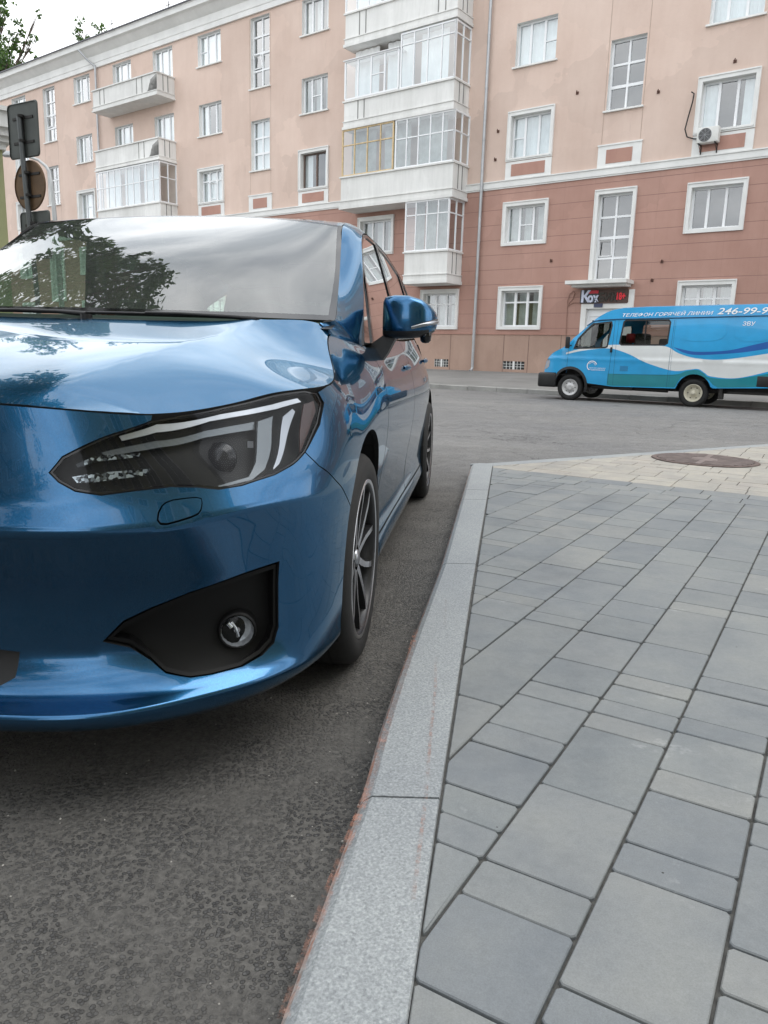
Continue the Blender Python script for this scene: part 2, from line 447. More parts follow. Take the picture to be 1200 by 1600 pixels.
def patch(name, parent, mats, outline, fn, holes=(), h=0.03, sv=1.0, lip=0.012, gap=0.0015, off=0.0, regions=(), flip=False, mir=False, both=False, hb=None, liplast=True, **kw):
    """a thin curved sheet: outline and holes in the parameter plane of fn, meshed with constrained Delaunay;
    sv scales the second parameter so that it is about metric; the sheet's rim is turned inwards by lip"""
    S_ = np.array([1.0, sv]); hb = hb or h * 0.6
    loops = []
    for k, pl in enumerate([outline] + list(holes)):
        q = np.asarray(pl, float) * S_
        if gap: q = inset(q, gap if k == 0 else -gap)
        loops.append(dens(q, hb))
    regs = [dens(np.asarray(p_, float) * S_, hb) for p_, _ in regions]
    lo, hi = loops[0].min(0), loops[0].max(0)
    gx, gy = np.meshgrid(np.arange(lo[0], hi[0], h) + h * .5, np.arange(lo[1], hi[1], h) + h * .5)
    G = np.stack([gx.ravel(), gy.ravel()], 1)
    G = G[pip(loops[0], G)]
    for l in loops[1:]: G = G[~pip(l, G)]
    allb = np.concatenate(loops + regs)
    if len(G):
        keep = np.ones(len(G), bool)
        for i in range(0, len(G), 500):
            d = np.sqrt(((G[i:i + 500, None] - allb[None]) ** 2).sum(-1)).min(1); keep[i:i + 500] = d > h * .45
        G = G[keep]
    V = []; E = []
    for l in loops + regs:
        b = len(V); n = len(l); V += list(l); E += [(b + i, b + (i + 1) % n) for i in range(n)]
    V += list(G)
    r = delaunay_2d_cdt([Vector((float(a), float(b))) for a, b in V], E, [], 0, 1e-7)
    P = np.array([(v.x, v.y) for v in r[0]]); F = [f for f in r[2]]
    C = np.array([P[list(f)].mean(0) for f in F])
    ok = pip(loops[0], C)
    for l in loops[1:]: ok &= ~pip(l, C)
    F = [list(f) for f, o_ in zip(F, ok) if o_]; C = C[ok]
    mi = np.zeros(len(F), int)
    for (p_, m_), rr in zip(regions, regs): mi[pip(rr, C)] = m_
    # positions and normals
    def ev(A): return np.asarray(fn(A[:, 0] / S_[0], A[:, 1] / S_[1]))
    e = 1e-3
    X = ev(P); du = ev(P + [e, 0]) - ev(P - [e, 0]); dv = ev(P + [0, e]) - ev(P - [0, e])
    N = np.cross(du, dv); N /= np.linalg.norm(N, axis=1, keepdims=True) + 1e-12
    if flip: N = -N
    X = X + N * off
    used = sorted(set(i for f in F for i in f)); mp_ = {o_: k for k, o_ in enumerate(used)}
    X = X[used]; N = N[used]; F = [[mp_[i] for i in f] for f in F]
    # orientation
    f0 = np.array([np.cross(X[f[1]] - X[f[0]], X[f[2]] - X[f[0]]) @ N[f[0]] for f in F])
    F = [f if s_ > 0 else f[::-1] for f, s_ in zip(F, f0)]
    MI = list(mi)
    if lip:
        cnt = {}
        for f in F:
            for a, b in zip(f, f[1:] + f[:1]): cnt[(a, b)] = 1
        be = [(a, b) for (a, b) in cnt if (b, a) not in cnt]
        nxt = {}
        X2 = list(X); N2 = list(N); F2 = []
        for a, b in be:
            t_ = X[b] - X[a]; o_ = np.cross(t_, N[a]); o_ /= np.linalg.norm(o_) + 1e-12
            i = len(X2); X2 += [X[a], X[b], X[b] - N[b] * lip, X[a] - N[a] * lip]; N2 += [o_] * 4
            F2.append([i + 1, i, i + 3, i + 2])
        X = np.array(X2); N = np.array(N2); F += F2; MI += [len(mats) - 1 if isinstance(mats, (list, tuple)) and liplast and len(mats) > 1 else 0] * len(F2)
    def mk(X, N, F, MI, nm):
        me = bpy.data.meshes.new(nm); me.from_pydata(X.tolist(), [], F)
        for m_ in (mats if isinstance(mats, (list, tuple)) else [mats]): me.materials.append(m_)
        me.polygons.foreach_set('material_index', [int(i) for i in MI]); me.polygons.foreach_set('use_smooth', [True] * len(F))
        me.update(); me.normals_split_custom_set_from_vertices(N.tolist())
        o = bpy.data.objects.new(nm, me); COL.objects.link(o); o.parent = parent; return tag(o, **kw)
    Xm, Nm, Fm = X * [-1, 1, 1], N * [-1, 1, 1], [f[::-1] for f in F]
    if both: return mk(np.concatenate([X, Xm]), np.concatenate([N, Nm]), F + [[i + len(X) for i in f] for f in Fm], MI + MI, name)
    o1 = mk(X, N, F, MI, name)
    if mir: return o1, mk(Xm, Nm, Fm, MI, name)
    return o1

# ------------------------------------------------------------------ ground
NAZ = R(36.54)                                  # direction from the camera square on to the big facade
NV = Vector((math.sin(NAZ), math.cos(NAZ), 0)); TV = Vector((math.cos(NAZ), -math.sin(NAZ), 0))
ROT = -NAZ
KERB_S, WALL_S, BASE_Z = 20.3, 28.4, 0.414

t = NT('asphalt')
co = t.coords()
vor = t.n('ShaderNodeTexVoronoi', {'Scale': 118.0, 'Randomness': 1.0}); 
wob = t.noise(30, 3, 0.5, co, 'Color')
wv = t.n('ShaderNodeVectorMath', operation='MULTIPLY_ADD'); t.link(wob, wv.inputs[0]); wv.inputs[1].default_value = (0.004,) * 3; t.link(co, wv.inputs[2])
t.link(wv.outputs[0], vor.inputs['Vector'])
dist = vor.outputs['Distance']
stone = t.ramp(dist, [(0.34, (1, 1, 1)), (0.52, (0, 0, 0))])
patchy = t.ramp(t.noise(5, 5, 0.65, co), [(0.35, (0.15, 0.15, 0.15)), (0.65, (1, 1, 1))])
sc = t.ramp(vor.outputs['Color'], [(0.0, (0.026, 0.026, 0.027)), (0.75, (0.085, 0.084, 0.084)), (1.0, (0.14, 0.137, 0.132))])
dust = t.ramp(t.noise(60, 4, 0.7, co), [(0.3, (0.066, 0.063, 0.058)), (0.75, (0.165, 0.158, 0.145))])
near = t.mix(t.math('MULTIPLY', stone, patchy), dust, sc)
big = t.ramp(t.noise(0.35, 6, 0.6, co), [(0.3, (0.80, 0.80, 0.82)), (0.7, (1.12, 1.10, 1.06))])
mpx = t.n('ShaderNodeMapping', {'Scale': (0.25, 2.5, 1)}); mpx.inputs['Rotation'].default_value = (0, 0, NAZ); t.link(co, mpx.inputs[0])
streak = t.ramp(t.noise(0.8, 6, 0.65, mpx.outputs[0]), [(0.3, (0.86, 0.86, 0.86)), (0.7, (1.14, 1.14, 1.14))])
sxyz = t.n('ShaderNodeSeparateXYZ'); t.link(co, sxyz.inputs[0])
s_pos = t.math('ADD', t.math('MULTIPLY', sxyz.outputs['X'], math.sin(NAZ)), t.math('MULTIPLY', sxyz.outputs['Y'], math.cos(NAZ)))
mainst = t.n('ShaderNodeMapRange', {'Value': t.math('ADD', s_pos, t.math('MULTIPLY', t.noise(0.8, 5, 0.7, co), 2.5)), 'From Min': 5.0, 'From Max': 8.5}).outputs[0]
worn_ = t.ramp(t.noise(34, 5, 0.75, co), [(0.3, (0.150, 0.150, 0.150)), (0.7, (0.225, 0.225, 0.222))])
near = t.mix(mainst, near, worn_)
wc = t.n('ShaderNodeVectorMath', operation='MULTIPLY_ADD'); t.link(t.noise(1.5, 5, 0.7, co, 'Color'), wc.inputs[0]); wc.inputs[1].default_value = (1.1,) * 3; t.link(co, wc.inputs[2])
ck = t.n('ShaderNodeTexVoronoi', {'Scale': 0.42}, feature='DISTANCE_TO_EDGE'); t.link(wc.outputs[0], ck.inputs['Vector'])
ckm = t.math('MULTIPLY', t.math('LESS_THAN', ck.outputs['Distance'], 0.006), t.ramp(t.noise(0.6, 3, 0.5, co), [(0.48, (0, 0, 0)), (0.55, (0.7, 0.7, 0.7))]))
near = t.mix(ckm, near, (0.05, 0.05, 0.05, 1))
oil = t.ramp(t.noise(1.1, 4, 0.6, co), [(0.62, (0, 0, 0)), (0.74, (0.45, 0.45, 0.45))])
near = t.mix(oil, near, (0.05, 0.048, 0.046, 1))
col = t.mix(1.0, near, big, 'MULTIPLY'); col = t.mix(0.7, col, streak, 'MULTIPLY')
hh = t.math('ADD', t.math('MULTIPLY', t.math('MULTIPLY', stone, patchy), 1.0), t.math('MULTIPLY', t.noise(160, 4, 0.7, co), 0.5))
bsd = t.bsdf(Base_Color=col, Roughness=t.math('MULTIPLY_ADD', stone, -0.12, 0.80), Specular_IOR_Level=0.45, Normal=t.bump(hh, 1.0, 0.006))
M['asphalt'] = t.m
t = NT('far_asphalt')
co = t.coords()
mpx = t.n('ShaderNodeMapping', {'Scale': (0.25, 2.5, 1)}); mpx.inputs['Rotation'].default_value = (0, 0, NAZ); t.link(co, mpx.inputs[0])
f_ = t.math('ADD', t.math('MULTIPLY', t.noise(0.5, 7, 0.65, co), 0.6), t.math('MULTIPLY', t.noise(1.1, 6, 0.65, mpx.outputs[0]), 0.4))
M['pavement_asphalt'] = t.m
t.bsdf(Base_Color=t.ramp(f_, [(0.35, (0.15, 0.148, 0.14)), (0.62, (0.235, 0.23, 0.22))]), Roughness=0.9, Normal=t.bump(t.noise(40, 5, 0.7, co), 0.3, 0.01))

def road_z(s_):
    return float(np.interp(s_, [-40, 6, 18, KERB_S, 400], [0, 0, -0.03, -0.05, -0.05]))
# one sheet that reaches the horizon; it follows the slight fall of the street
g = MB()
ts = [-1500, -400, -150, -80, -40, -20, -10, -5, 0, 5, 10, 20, 40, 80, 150, 400, 1500]
ss = [-1500, -400, -150, -60, -30, -15, -8, -4, 0, 3, 6, 9, 12, 15, 18, KERB_S, 24, 40, 90, 300, 1500]
vs = [NV * s_ + TV * t_ + Vector((0, 0, road_z(s_))) for s_ in ss for t_ in ts]
nt_ = len(ts)
g.add(vs, [(i * nt_ + j, i * nt_ + j + 1, (i + 1) * nt_ + j + 1, (i + 1) * nt_ + j) for i in range(len(ss) - 1) for j in range(nt_ - 1)])
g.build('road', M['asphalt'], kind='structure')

# far pavement with its kerb, rising to the wall
def FS(s_, t_, z): return NV * s_ + TV * t_ + Vector((0, 0, z))
sw = MB()
t0_, t1_ = -75, 40
sw.add([FS(KERB_S + .16, t0_, .083), FS(KERB_S + .16, t1_, .083), FS(24.5, t1_, .26), FS(24.5, t0_, .26)], [(0, 1, 2, 3)])
sw.add([FS(24.5, t0_, .26), FS(24.5, t1_, .26), FS(WALL_S + .3, t1_, BASE_Z), FS(WALL_S + .3, t0_, BASE_Z)], [(0, 1, 2, 3)])
sw.build('far_pavement', M['pavement_asphalt'], kind='structure')
M['concrete'] = mat('kerb_concrete', (0.30, 0.295, 0.28), 0.85, var=0.25, vscale=1.5, bump=0.3, bscale=30)
kb = MB(); x = t0_
rk = random.Random(5)
while x < t1_:
    dz = rk.uniform(-.006, .006); e_ = x + 0.985
    if not (-17.3 < x < -15.6):
        q = [(KERB_S, -0.10), (KERB_S, 0.075 + dz), (KERB_S + .02, .09 + dz), (KERB_S + .16, .09 + dz), (KERB_S + .16, -0.1)]
        vs = [FS(a, x, b) for a, b in q] + [FS(a, e_, b) for a, b in q]
        kb.add(vs, [(0, 1, 6, 5), (1, 2, 7, 6), (2, 3, 8, 7), (3, 4, 9, 8), (0, 1, 2, 3, 4)[::-1], (5, 6, 7, 8, 9)])
    else:
        kb.add([FS(KERB_S, x, -.03), FS(KERB_S, e_, -.03), FS(KERB_S + .16, e_, .05), FS(KERB_S + .16, x, .05)], [(0, 1, 2, 3)])
    x += 1.0
kb.build('far_kerb', M['concrete'], kind='structure')
# ground behind the building line
bk = MB(); bk.add([FS(WALL_S + .2, t0_ - 40, BASE_Z - .01), FS(WALL_S + .2, t1_ + 40, BASE_Z - .01), FS(WALL_S + 150, t1_ + 40, BASE_Z), FS(WALL_S + 150, t0_ - 40, BASE_Z)], [(0, 1, 2, 3)])
bk.build('yard_ground', M['pavement_asphalt'], kind='structure')

# ------------------------------------------------------------------ near corner: granite kerb, block paving
PZ = 0.10
PA = R(30.54)
PAx, PBx = Vector((math.sin(PA), math.cos(PA), 0)), Vector((math.cos(PA), -math.sin(PA), 0))
def AB(a, b, z=0.0): return PAx * a + PBx * b + Vector((0, 0, z))

# kerb line (outer road edge / inner edge), first along the parked car, then turning at the corner
def lerp(a, b, k): return (a[0] + (b[0] - a[0]) * k, a[1] + (b[1] - a[1]) * k)
def kline(y):       # outer and inner x for the straight run
    xo = float(np.interp(y, [-3.0, .797, 1.309, 1.692, 2.979, 5.954], [-.70, -.121, -.033, .013, .232, .672]))
    xi = float(np.interp(y, [-3.0, .802, 1.296, 2.808, 5.992], [-.55, .048, .121, .352, .854]))
    return xo, xi
t = NT('granite')
co = t.coords()
v1 = t.n('ShaderNodeTexVoronoi', {'Scale': 260.0}); t.link(co, v1.inputs[0])
gn = t.noise(190, 4, 0.7, co)
gc = t.ramp(gn, [(0.33, (0.16, 0.17, 0.178)), (0.50, (0.245, 0.262, 0.27)), (0.66, (0.36, 0.378, 0.38))])
gc = t.mix(0.22, gc, t.ramp(v1.outputs['Color'], [(0.1, (0.14, 0.15, 0.16)), (0.9, (0.52, 0.54, 0.54))]))
gc = t.mix(1.0, gc, t.ramp(t.noise(1.6, 5, 0.6, co), [(0.3, (0.83, 0.84, 0.86)), (0.7, (1.08, 1.08, 1.06))]), 'MULTIPLY')
t.bsdf(Base_Color=gc, Roughness=0.62, Normal=t.bump(gn, 0.35, 0.002))
M['granite'] = t.m
t = NT('granite_rust')
co = t.coords(); 
rr = t.ramp(t.noise(26, 5, 0.75, co), [(0.46, (0, 0, 0)), (0.66, (0.75, 0.75, 0.75))])
gc2 = t.mix(rr, t.ramp(t.noise(90, 4, 0.7, co), [(0.35, (0.20, 0.19, 0.185)), (0.65, (0.42, 0.40, 0.38))]), (0.40, 0.145, 0.075, 1))
t.bsdf(Base_Color=gc2, Roughness=0.7, Normal=t.bump(t.noise(90, 4, 0.7, co), 0.4, 0.003))
M['rust_edge'] = t.m

kerb = MB()
joints = [-3.0, -1.9, -0.75, 0.42, 1.30, 2.98, 4.42, 4.76, 5.93]
cor_o, cor_i = (0.672, 5.954), (0.854, 5.992)
for y0, y1 in zip(joints[:-1], joints[1:]):
    ys = [y0 + .003] + [y0 + (y1 - y0) * k / 6 for k in range(1, 6)] + [y1 - .003]
    ring = []
    for y in ys:
        o_, i_ = kline(y)
        ring.append([(o_ - .006, y, -.05), (o_, y, .055), (o_ + .004, y, .078), (o_ + .013, y, .092), (o_ + .028, y, PZ + .001), (i_ - .002, y, PZ + .001), (i_, y, PZ - .003), (i_, y, .0)])
    n = 8
    for k in range(len(ys) - 1):
        for q in range(n - 1):
            kerb.add([ring[k][q], ring[k + 1][q], ring[k + 1][q + 1], ring[k][q + 1]], [(0, 1, 2, 3)], 1 if q in (1, 2) else 0)
    kerb.add(ring[0], [list(range(n))], 0); kerb.add(ring[-1], [list(range(n))], 0)
# beyond the corner
C0, C1 = Vector((0.672, 5.965, 0)), Vector((4.163, 8.274, 0))
dirc = (C1 - C0).normalized(); nc = Vector((dirc.y, -dirc.x, 0))
Lk = 0.0
while Lk < 16:
    Le = Lk + (0.9 if Lk else 1.25)
    a, b = C0 + dirc * (Lk + .002), C0 + dirc * (Le - .002)
    if Lk == 0: a = C0
    w = 0.155
    pr = [(0, -.10), (0, .075), (.012, .095), (.025, PZ - .001), (w, PZ - .001), (w, -.05)]
    vs = [a + nc * p_[0] + Vector((0, 0, p_[1])) for p_ in pr] + [b + nc * p_[0] + Vector((0, 0, p_[1])) for p_ in pr]
    kerb.add(vs, [(i, i + 1, i + 7, i + 6) for i in range(5)] + [(0, 1, 2, 3, 4, 5), (6, 7, 8, 9, 10, 11)])
    Lk = Le
kerb.prism([(.672, 5.928), (.674, 5.972), (.76, 6.03), (.858, 6.0), (.846, 5.928)], -.05, PZ + .0002, plane='xy')
kerb.build('kerb', [M['granite'], M['rust_edge']], kind='structure')
# grit and small stones lying along the foot of the kerb and on the asphalt
gt = MB(); rg = random.Random(77)
for i in range(1500):
    y = rg.uniform(.55, 6.0); xo, _ = kline(y); k = rg.random()
    x = xo - .012 - (rg.expovariate(1 / .035) if k < .55 else rg.uniform(0, 1.0)); r = rg.uniform(.0012, .0042) * (1 if k < .8 else .7)
    if x < xo - 1.1: continue
    q = [Vector((rg.uniform(.6, 1), 0, 0)), Vector((0, rg.uniform(.6, 1), 0)), Vector((-rg.uniform(.6, 1), 0, 0)), Vector((0, -rg.uniform(.6, 1), 0)), Vector((rg.uniform(-.3, .3), rg.uniform(-.3, .3), rg.uniform(.5, .9)))]
    a = rg.uniform(0, 6.28); ca, sa = math.cos(a), math.sin(a)
    gt.add([(x + r * (p_.x * ca - p_.y * sa), y + r * (p_.x * sa + p_.y * ca), .0005 + r * p_.z) for p_ in q], [(0, 1, 4), (1, 2, 4), (2, 3, 4), (3, 0, 4)])
t = NT('grit'); gg = t.n('ShaderNodeNewGeometry'); t.bsdf(Base_Color=t.ramp(gg.outputs['Random Per Island'], [(0, (0.05, 0.05, 0.048)), (.7, (0.22, 0.21, 0.19)), (1, (0.5, 0.48, 0.44))]), Roughness=.9)
gt.build('grit', t.m, kind='stuff', label='fine grit and small stones scattered on the asphalt along the kerb', cat='grit')
# thin orange scrape lines on the kerb top
t = NT('orange_scrape')
co = t.coords()
a_ = t.math('MULTIPLY', t.ramp(t.noise(38, 5, 0.8, co), [(0.44, (0, 0, 0)), (0.66, (0.8, 0.8, 0.8))]), t.ramp(t.noise(4, 3, 0.6, co), [(0.35, (0.15, 0.15, 0.15)), (0.65, (0.85, 0.85, 0.85))]))
dfs = t.n('ShaderNodeBsdfDiffuse', {'Color': (0.42, 0.20, 0.14, 1)}); tp = t.n('ShaderNodeBsdfTransparent'); mxs = t.n('ShaderNodeMixShader')
t.link(a_, mxs.inputs[0]); t.link(tp.outputs[0], mxs.inputs[1]); t.link(dfs.outputs[0], mxs.inputs[2]); t.link(mxs.outputs[0], t.out.inputs[0])
sc_ = MB()
for pts, w in (([(.062, 1.02), (.095, 1.30), (.115, 1.52), (.142, 1.78), (.155, 1.98)], .0035), ([(-.108, .80), (-.066, 1.05), (-.018, 1.30), (.028, 1.62), (.078, 1.95), (.11, 2.2)], .008), ([(.20, 2.25), (.222, 2.5)], .003)):
    pts = dens(pts, .03, False)
    for i in range(len(pts) - 1):
        a, b = pts[i], pts[i + 1]
        sc_.add([(a[0] - w, a[1], PZ + .0045), (a[0] + w, a[1], PZ + .0045), (b[0] + w, b[1], PZ + .0045), (b[0] - w, b[1], PZ + .0045)], [(0, 1, 2, 3)])
sc_.build('kerb_scrapes', t.m, kind='structure')

# paving blocks
def paver_mat(name, hues, rough=0.72):
    t = NT(name)
    geo = t.n('ShaderNodeNewGeometry'); rnd = geo.outputs['Random Per Island']
    co = t.coords()
    base = t.ramp(rnd, [(i / (len(hues) - 1), c) for i, c in enumerate(hues)])
    cloud = t.ramp(t.noise(5.5, 6, 0.6, co), [(0.3, (0.84, 0.86, 0.89)), (0.5, (1.0, 1.0, 1.0)), (0.72, (1.12, 1.10, 1.06))])
    col = t.mix(1.0, base, cloud, 'MULTIPLY')
    col = t.mix(0.5, col, t.ramp(t.noise(60, 5, 0.7, co), [(0.3, (0.86, 0.86, 0.86)), (0.7, (1.12, 1.12, 1.12))]), 'MULTIPLY')
    pits = t.n('ShaderNodeTexVoronoi', {'Scale': 9.0}); t.link(co, pits.inputs[0])
    col = t.mix(t.math('LESS_THAN', pits.outputs['Distance'], 0.020), col, (0.04, 0.04, 0.04, 1))
    wsp = t.ramp(t.noise(2.2, 6, 0.85, co), [(0.62, (0, 0, 0)), (0.76, (0.5, 0.5, 0.5))])
    dk = t.ramp(t.noise(1.3, 5, 0.75, co), [(0.30, (0.80, 0.80, 0.81)), (0.5, (1, 1, 1))])
    col = t.mix(0.9, col, dk, 'MULTIPLY')
    gr = t.ramp(t.noise(420, 3, 0.8, co), [(0.35, (0.80, 0.80, 0.80)), (0.65, (1.18, 1.18, 1.18))])
    col = t.mix(0.6, col, gr, 'MULTIPLY')
    col = t.mix(wsp, col, (0.46, 0.47, 0.46, 1))
    t.bsdf(Base_Color=col, Roughness=rough, Specular_IOR_Level=0.45, Normal=t.bump(t.noise(140, 5, 0.7, co), 0.25, 0.002))
    return t.m
M['paver'] = paver_mat('grey_paver', [(0.188, 0.202, 0.203), (0.166, 0.180, 0.190), (0.208, 0.220, 0.219), (0.185, 0.198, 0.204), (0.220, 0.227, 0.222), (0.176, 0.189, 0.193)])
M['paver_warm'] = paver_mat('beige_paver', [(0.32, 0.305, 0.27), (0.35, 0.33, 0.29), (0.30, 0.285, 0.255), (0.34, 0.315, 0.28)])
M['joint_sand'] = mat('joint_sand', (0.078, 0.077, 0.072), 0.95, var=0.4, vscale=40, bump=0.5, bscale=200)

def clip(poly, p, n):       # keep the side where (q-p).n >= 0
    out = []
    for i in range(len(poly)):
        a, b = poly[i], poly[(i + 1) % len(poly)]
        da = (a[0] - p[0]) * n[0] + (a[1] - p[1]) * n[1]; db = (b[0] - p[0]) * n[0] + (b[1] - p[1]) * n[1]
        if da >= 0: out.append(a)
        if (da >= 0) != (db >= 0):
            k = da / (da - db); out.append((a[0] + (b[0] - a[0]) * k, a[1] + (b[1] - a[1]) * k))
    return out
# border lines of the paved area
ki_a, ki_b = Vector((-.55, -3.0, 0)), None
kin = (Vector((0.862, 6.02, 0)) - Vector((0.048, .802, 0))).normalized()
k_n = (kin.y, -kin.x)          # towards the paving
pave = {0: MB(), 1: MB()}
rp = random.Random(11)
def block(a0, a1, b0, b1, which, corner=0.006):
    g_ = 0.0017
    quad = [AB(a0 + g_, b0 + g_ * 1.5), AB(a1 - g_, b0 + g_ * 1.5), AB(a1 - g_, b1 - g_ * 1.5), AB(a0 + g_, b1 - g_ * 1.5)]
    p = [(q.x, q.y) for q in quad]
    p = clip(p, (0.0492, .802), k_n)
    p = clip(p, tuple((C0 + nc * 0.158)[:2]), (nc.x, nc.y)) if p else p
    if len(p) < 3: return
    pa = area(p)
    if abs(pa) < 0.0006: return
    if pa < 0: p = p[::-1]
    # little rounded corners: cut each sharp corner
    q = []
    n = len(p)
    for i in range(n):
        a, b, c = p[i - 1], p[i], p[(i + 1) % n]
        for o_ in (a, c):
            d = math.hypot(o_[0] - b[0], o_[1] - b[1]); k = min(0.4, corner / max(d, 1e-6)); q.append((b[0] + (o_[0] - b[0]) * k, b[1] + (o_[1] - b[1]) * k))
    cx = sum(u[0] for u in q) / len(q); cy = sum(u[1] for u in q) / len(q)
    z = PZ + rp.uniform(-.0012, .0012); tx, ty = rp.uniform(-.006, .006), rp.uniform(-.006, .006)
    q1 = inset(q, 0.0018)
    def Z(x_, y_): return z + (x_ - cx) * tx + (y_ - cy) * ty
    m_ = pave[which]; N_ = len(q)
    vs = [(x_, y_, Z(x_, y_)) for x_, y_ in q1] + [(x_, y_, Z(x_, y_) - .0022) for x_, y_ in q] + [(x_, y_, PZ - .03) for x_, y_ in q]
    m_.add(vs, [list(range(N_))] + [(i, (i + 1) % N_, (i + 1) % N_ + N_, i + N_)[::-1] for i in range(N_)] + [(i + N_, (i + 1) % N_ + N_, (i + 1) % N_ + 2 * N_, i + 2 * N_)[::-1] for i in range(N_)])
U_ = 0.0935
# measured cross joints of the nearest rows (row k spans b from -.605+.188k)
kn = {-1: [.862, 1.617, 2.25], 0: [.862, 1.064, 1.147, 1.241, 1.421, 1.519, 1.705, 1.799, 1.99, 2.249], 1: [.781, .971, 1.067, 1.344, 1.628, 1.712, 1.795, 1.902, 1.984, 2.26, 2.64, 2.74],
      2: [.879, 1.155, 1.246, 1.436, 1.53, 1.722, 1.809, 1.99, 2.09, 2.55, 2.74], 3: [.985, 1.08, 1.358, 1.441, 1.536, 1.727, 2.0, 2.19, 2.28, 2.65, 2.83, 3.03, 3.13]}
for k in range(-11, 24):
    b0 = -.605 + .1881 * k; b1 = b0 + .1881
    a = -2.6 + rp.uniform(0, .2)
    js = [a]
    kk = kn.get(k)
    end = 5.02
    while js[-1] < end:
        lim = kk[0] if kk and js[-1] < kk[0] - .02 else None
        if kk and js[-1] >= kk[0] - .03 and js[-1] < kk[-1] - .02:
            nx = [q for q in kk if q > js[-1] + .02][0]
        else:
            nx = js[-1] + U_ * rp.choice([1, 2, 2, 2, 3, 3])
            if lim and nx > lim - .06: nx = lim
        if nx > end - .05: nx = end
        js.append(nx)
    for a0, a1 in zip(js[:-1], js[1:]): block(a0, a1, b0, b1, 0)
# two border courses across, then the beige field
for r_ in range(2):
    a0 = 5.02 + r_ * .19; b = -2.6 - r_ * .07
    while b < 4.6:
        L_ = U_ * rp.choice([2, 2, 3]); block(a0, a0 + .19, b, b + L_, 0, .003); b += L_
r_ = 0
for r_ in range(52):
    a0 = 5.40 + r_ * .19; b = -2.7 - (r_ % 2) * .1
    while b < 4.6:
        L_ = U_ * rp.choice([2, 2, 3]) ; block(a0, a0 + .19, b, b + L_, 1, .003); b += L_
pv = pave[0].build('pavement', M['paver'], kind='structure')
pw = pave[1].build('beige_pavement', M['paver_warm'], kind='structure')
bed = MB()
P0 = [kline(y) for y in (-3, .8, 1.3, 3, 5.99)]
far = C0 + dirc * 16
pts = [(P0[0][1] - .03, -3.0), (P0[1][1] - .03, .8), (P0[2][1] - .03, 1.3), (P0[3][1] - .03, 3.0), (.83, 5.99), (far.x + nc.x * .1, far.y + nc.y * .1), (30, far.y), (30, -3)]
bed.add([(x_, y_, PZ - .0075) for x_, y_ in pts], [list(range(len(pts)))])
bed.build('paving_bed', M['joint_sand'], kind='structure')
# the pavement carries on to the right and behind the camera
rest = MB()
a_ = AB(-2.6, -2.6); 
rest.add([(-.9, -30, PZ - .003), (30, -30, PZ - .003), (30, -2.99, PZ - .003), (-.56, -2.99, PZ - .003)], [(0, 1, 2, 3)])
rest.build('rear_pavement', M['pavement_asphalt'], kind='structure')

# pavement on the left side of the side street
lpv = MB(); lpv.bbox(-34, -5.6, -34, 14.5, -.2, .11, .015)
lpv.build('left_pavement', M['pavement_asphalt'], kind='structure')
# cast-iron drain cover in the beige paving
mh = empty('manhole_cover', (2.80, 6.63, PZ), label='round rusty cast-iron drain cover set in the beige paving', cat='manhole cover')
m_ = MB(); m_.lathe([(.0, .0005), (.44, .0005), (.445, .004), (.43, .010), (.40, .010)], 48); m_.build('ring', mat('manhole_rust', (0.13, 0.095, 0.085), 0.7, 0.3, var=0.3, vscale=12), mh)
m_ = MB(); m_.lathe([(.0, .003), (.398, .003)], 48); m_.build('recess', M['iron'], mh)
m_ = MB()
for i in range(-6, 7):
    y_ = i * .058; hw = math.sqrt(max(0, .395 ** 2 - y_ * y_))
    m_.box(-hw, hw, y_ - .017, y_ + .017, .004, .012)
m_.box(-.022, .022, -.39, .39, .0045, .0128)
m_.lathe([(0, .0135), (.10, .0135), (.11, .010)], 24)
m_.build('grate', mat('grate_rust', (0.18, 0.145, 0.135), 0.75, 0.2, var=0.3, vscale=10), mh)
mh.rotation_euler = (0, 0, -PA)


# ------------------------------------------------------------------ the long apartment house
K_ = WALL_S / 24.7
def X_(t_): return K_ * t_
def Z_(z): return CAM_H + (z - CAM_H) * K_
wall_root = empty('apartment_building', tuple(NV * WALL_S), ROT, label='long five-storey peach and terracotta apartment house across the street with white balconies', cat='building')
BZ = BASE_Z - .12

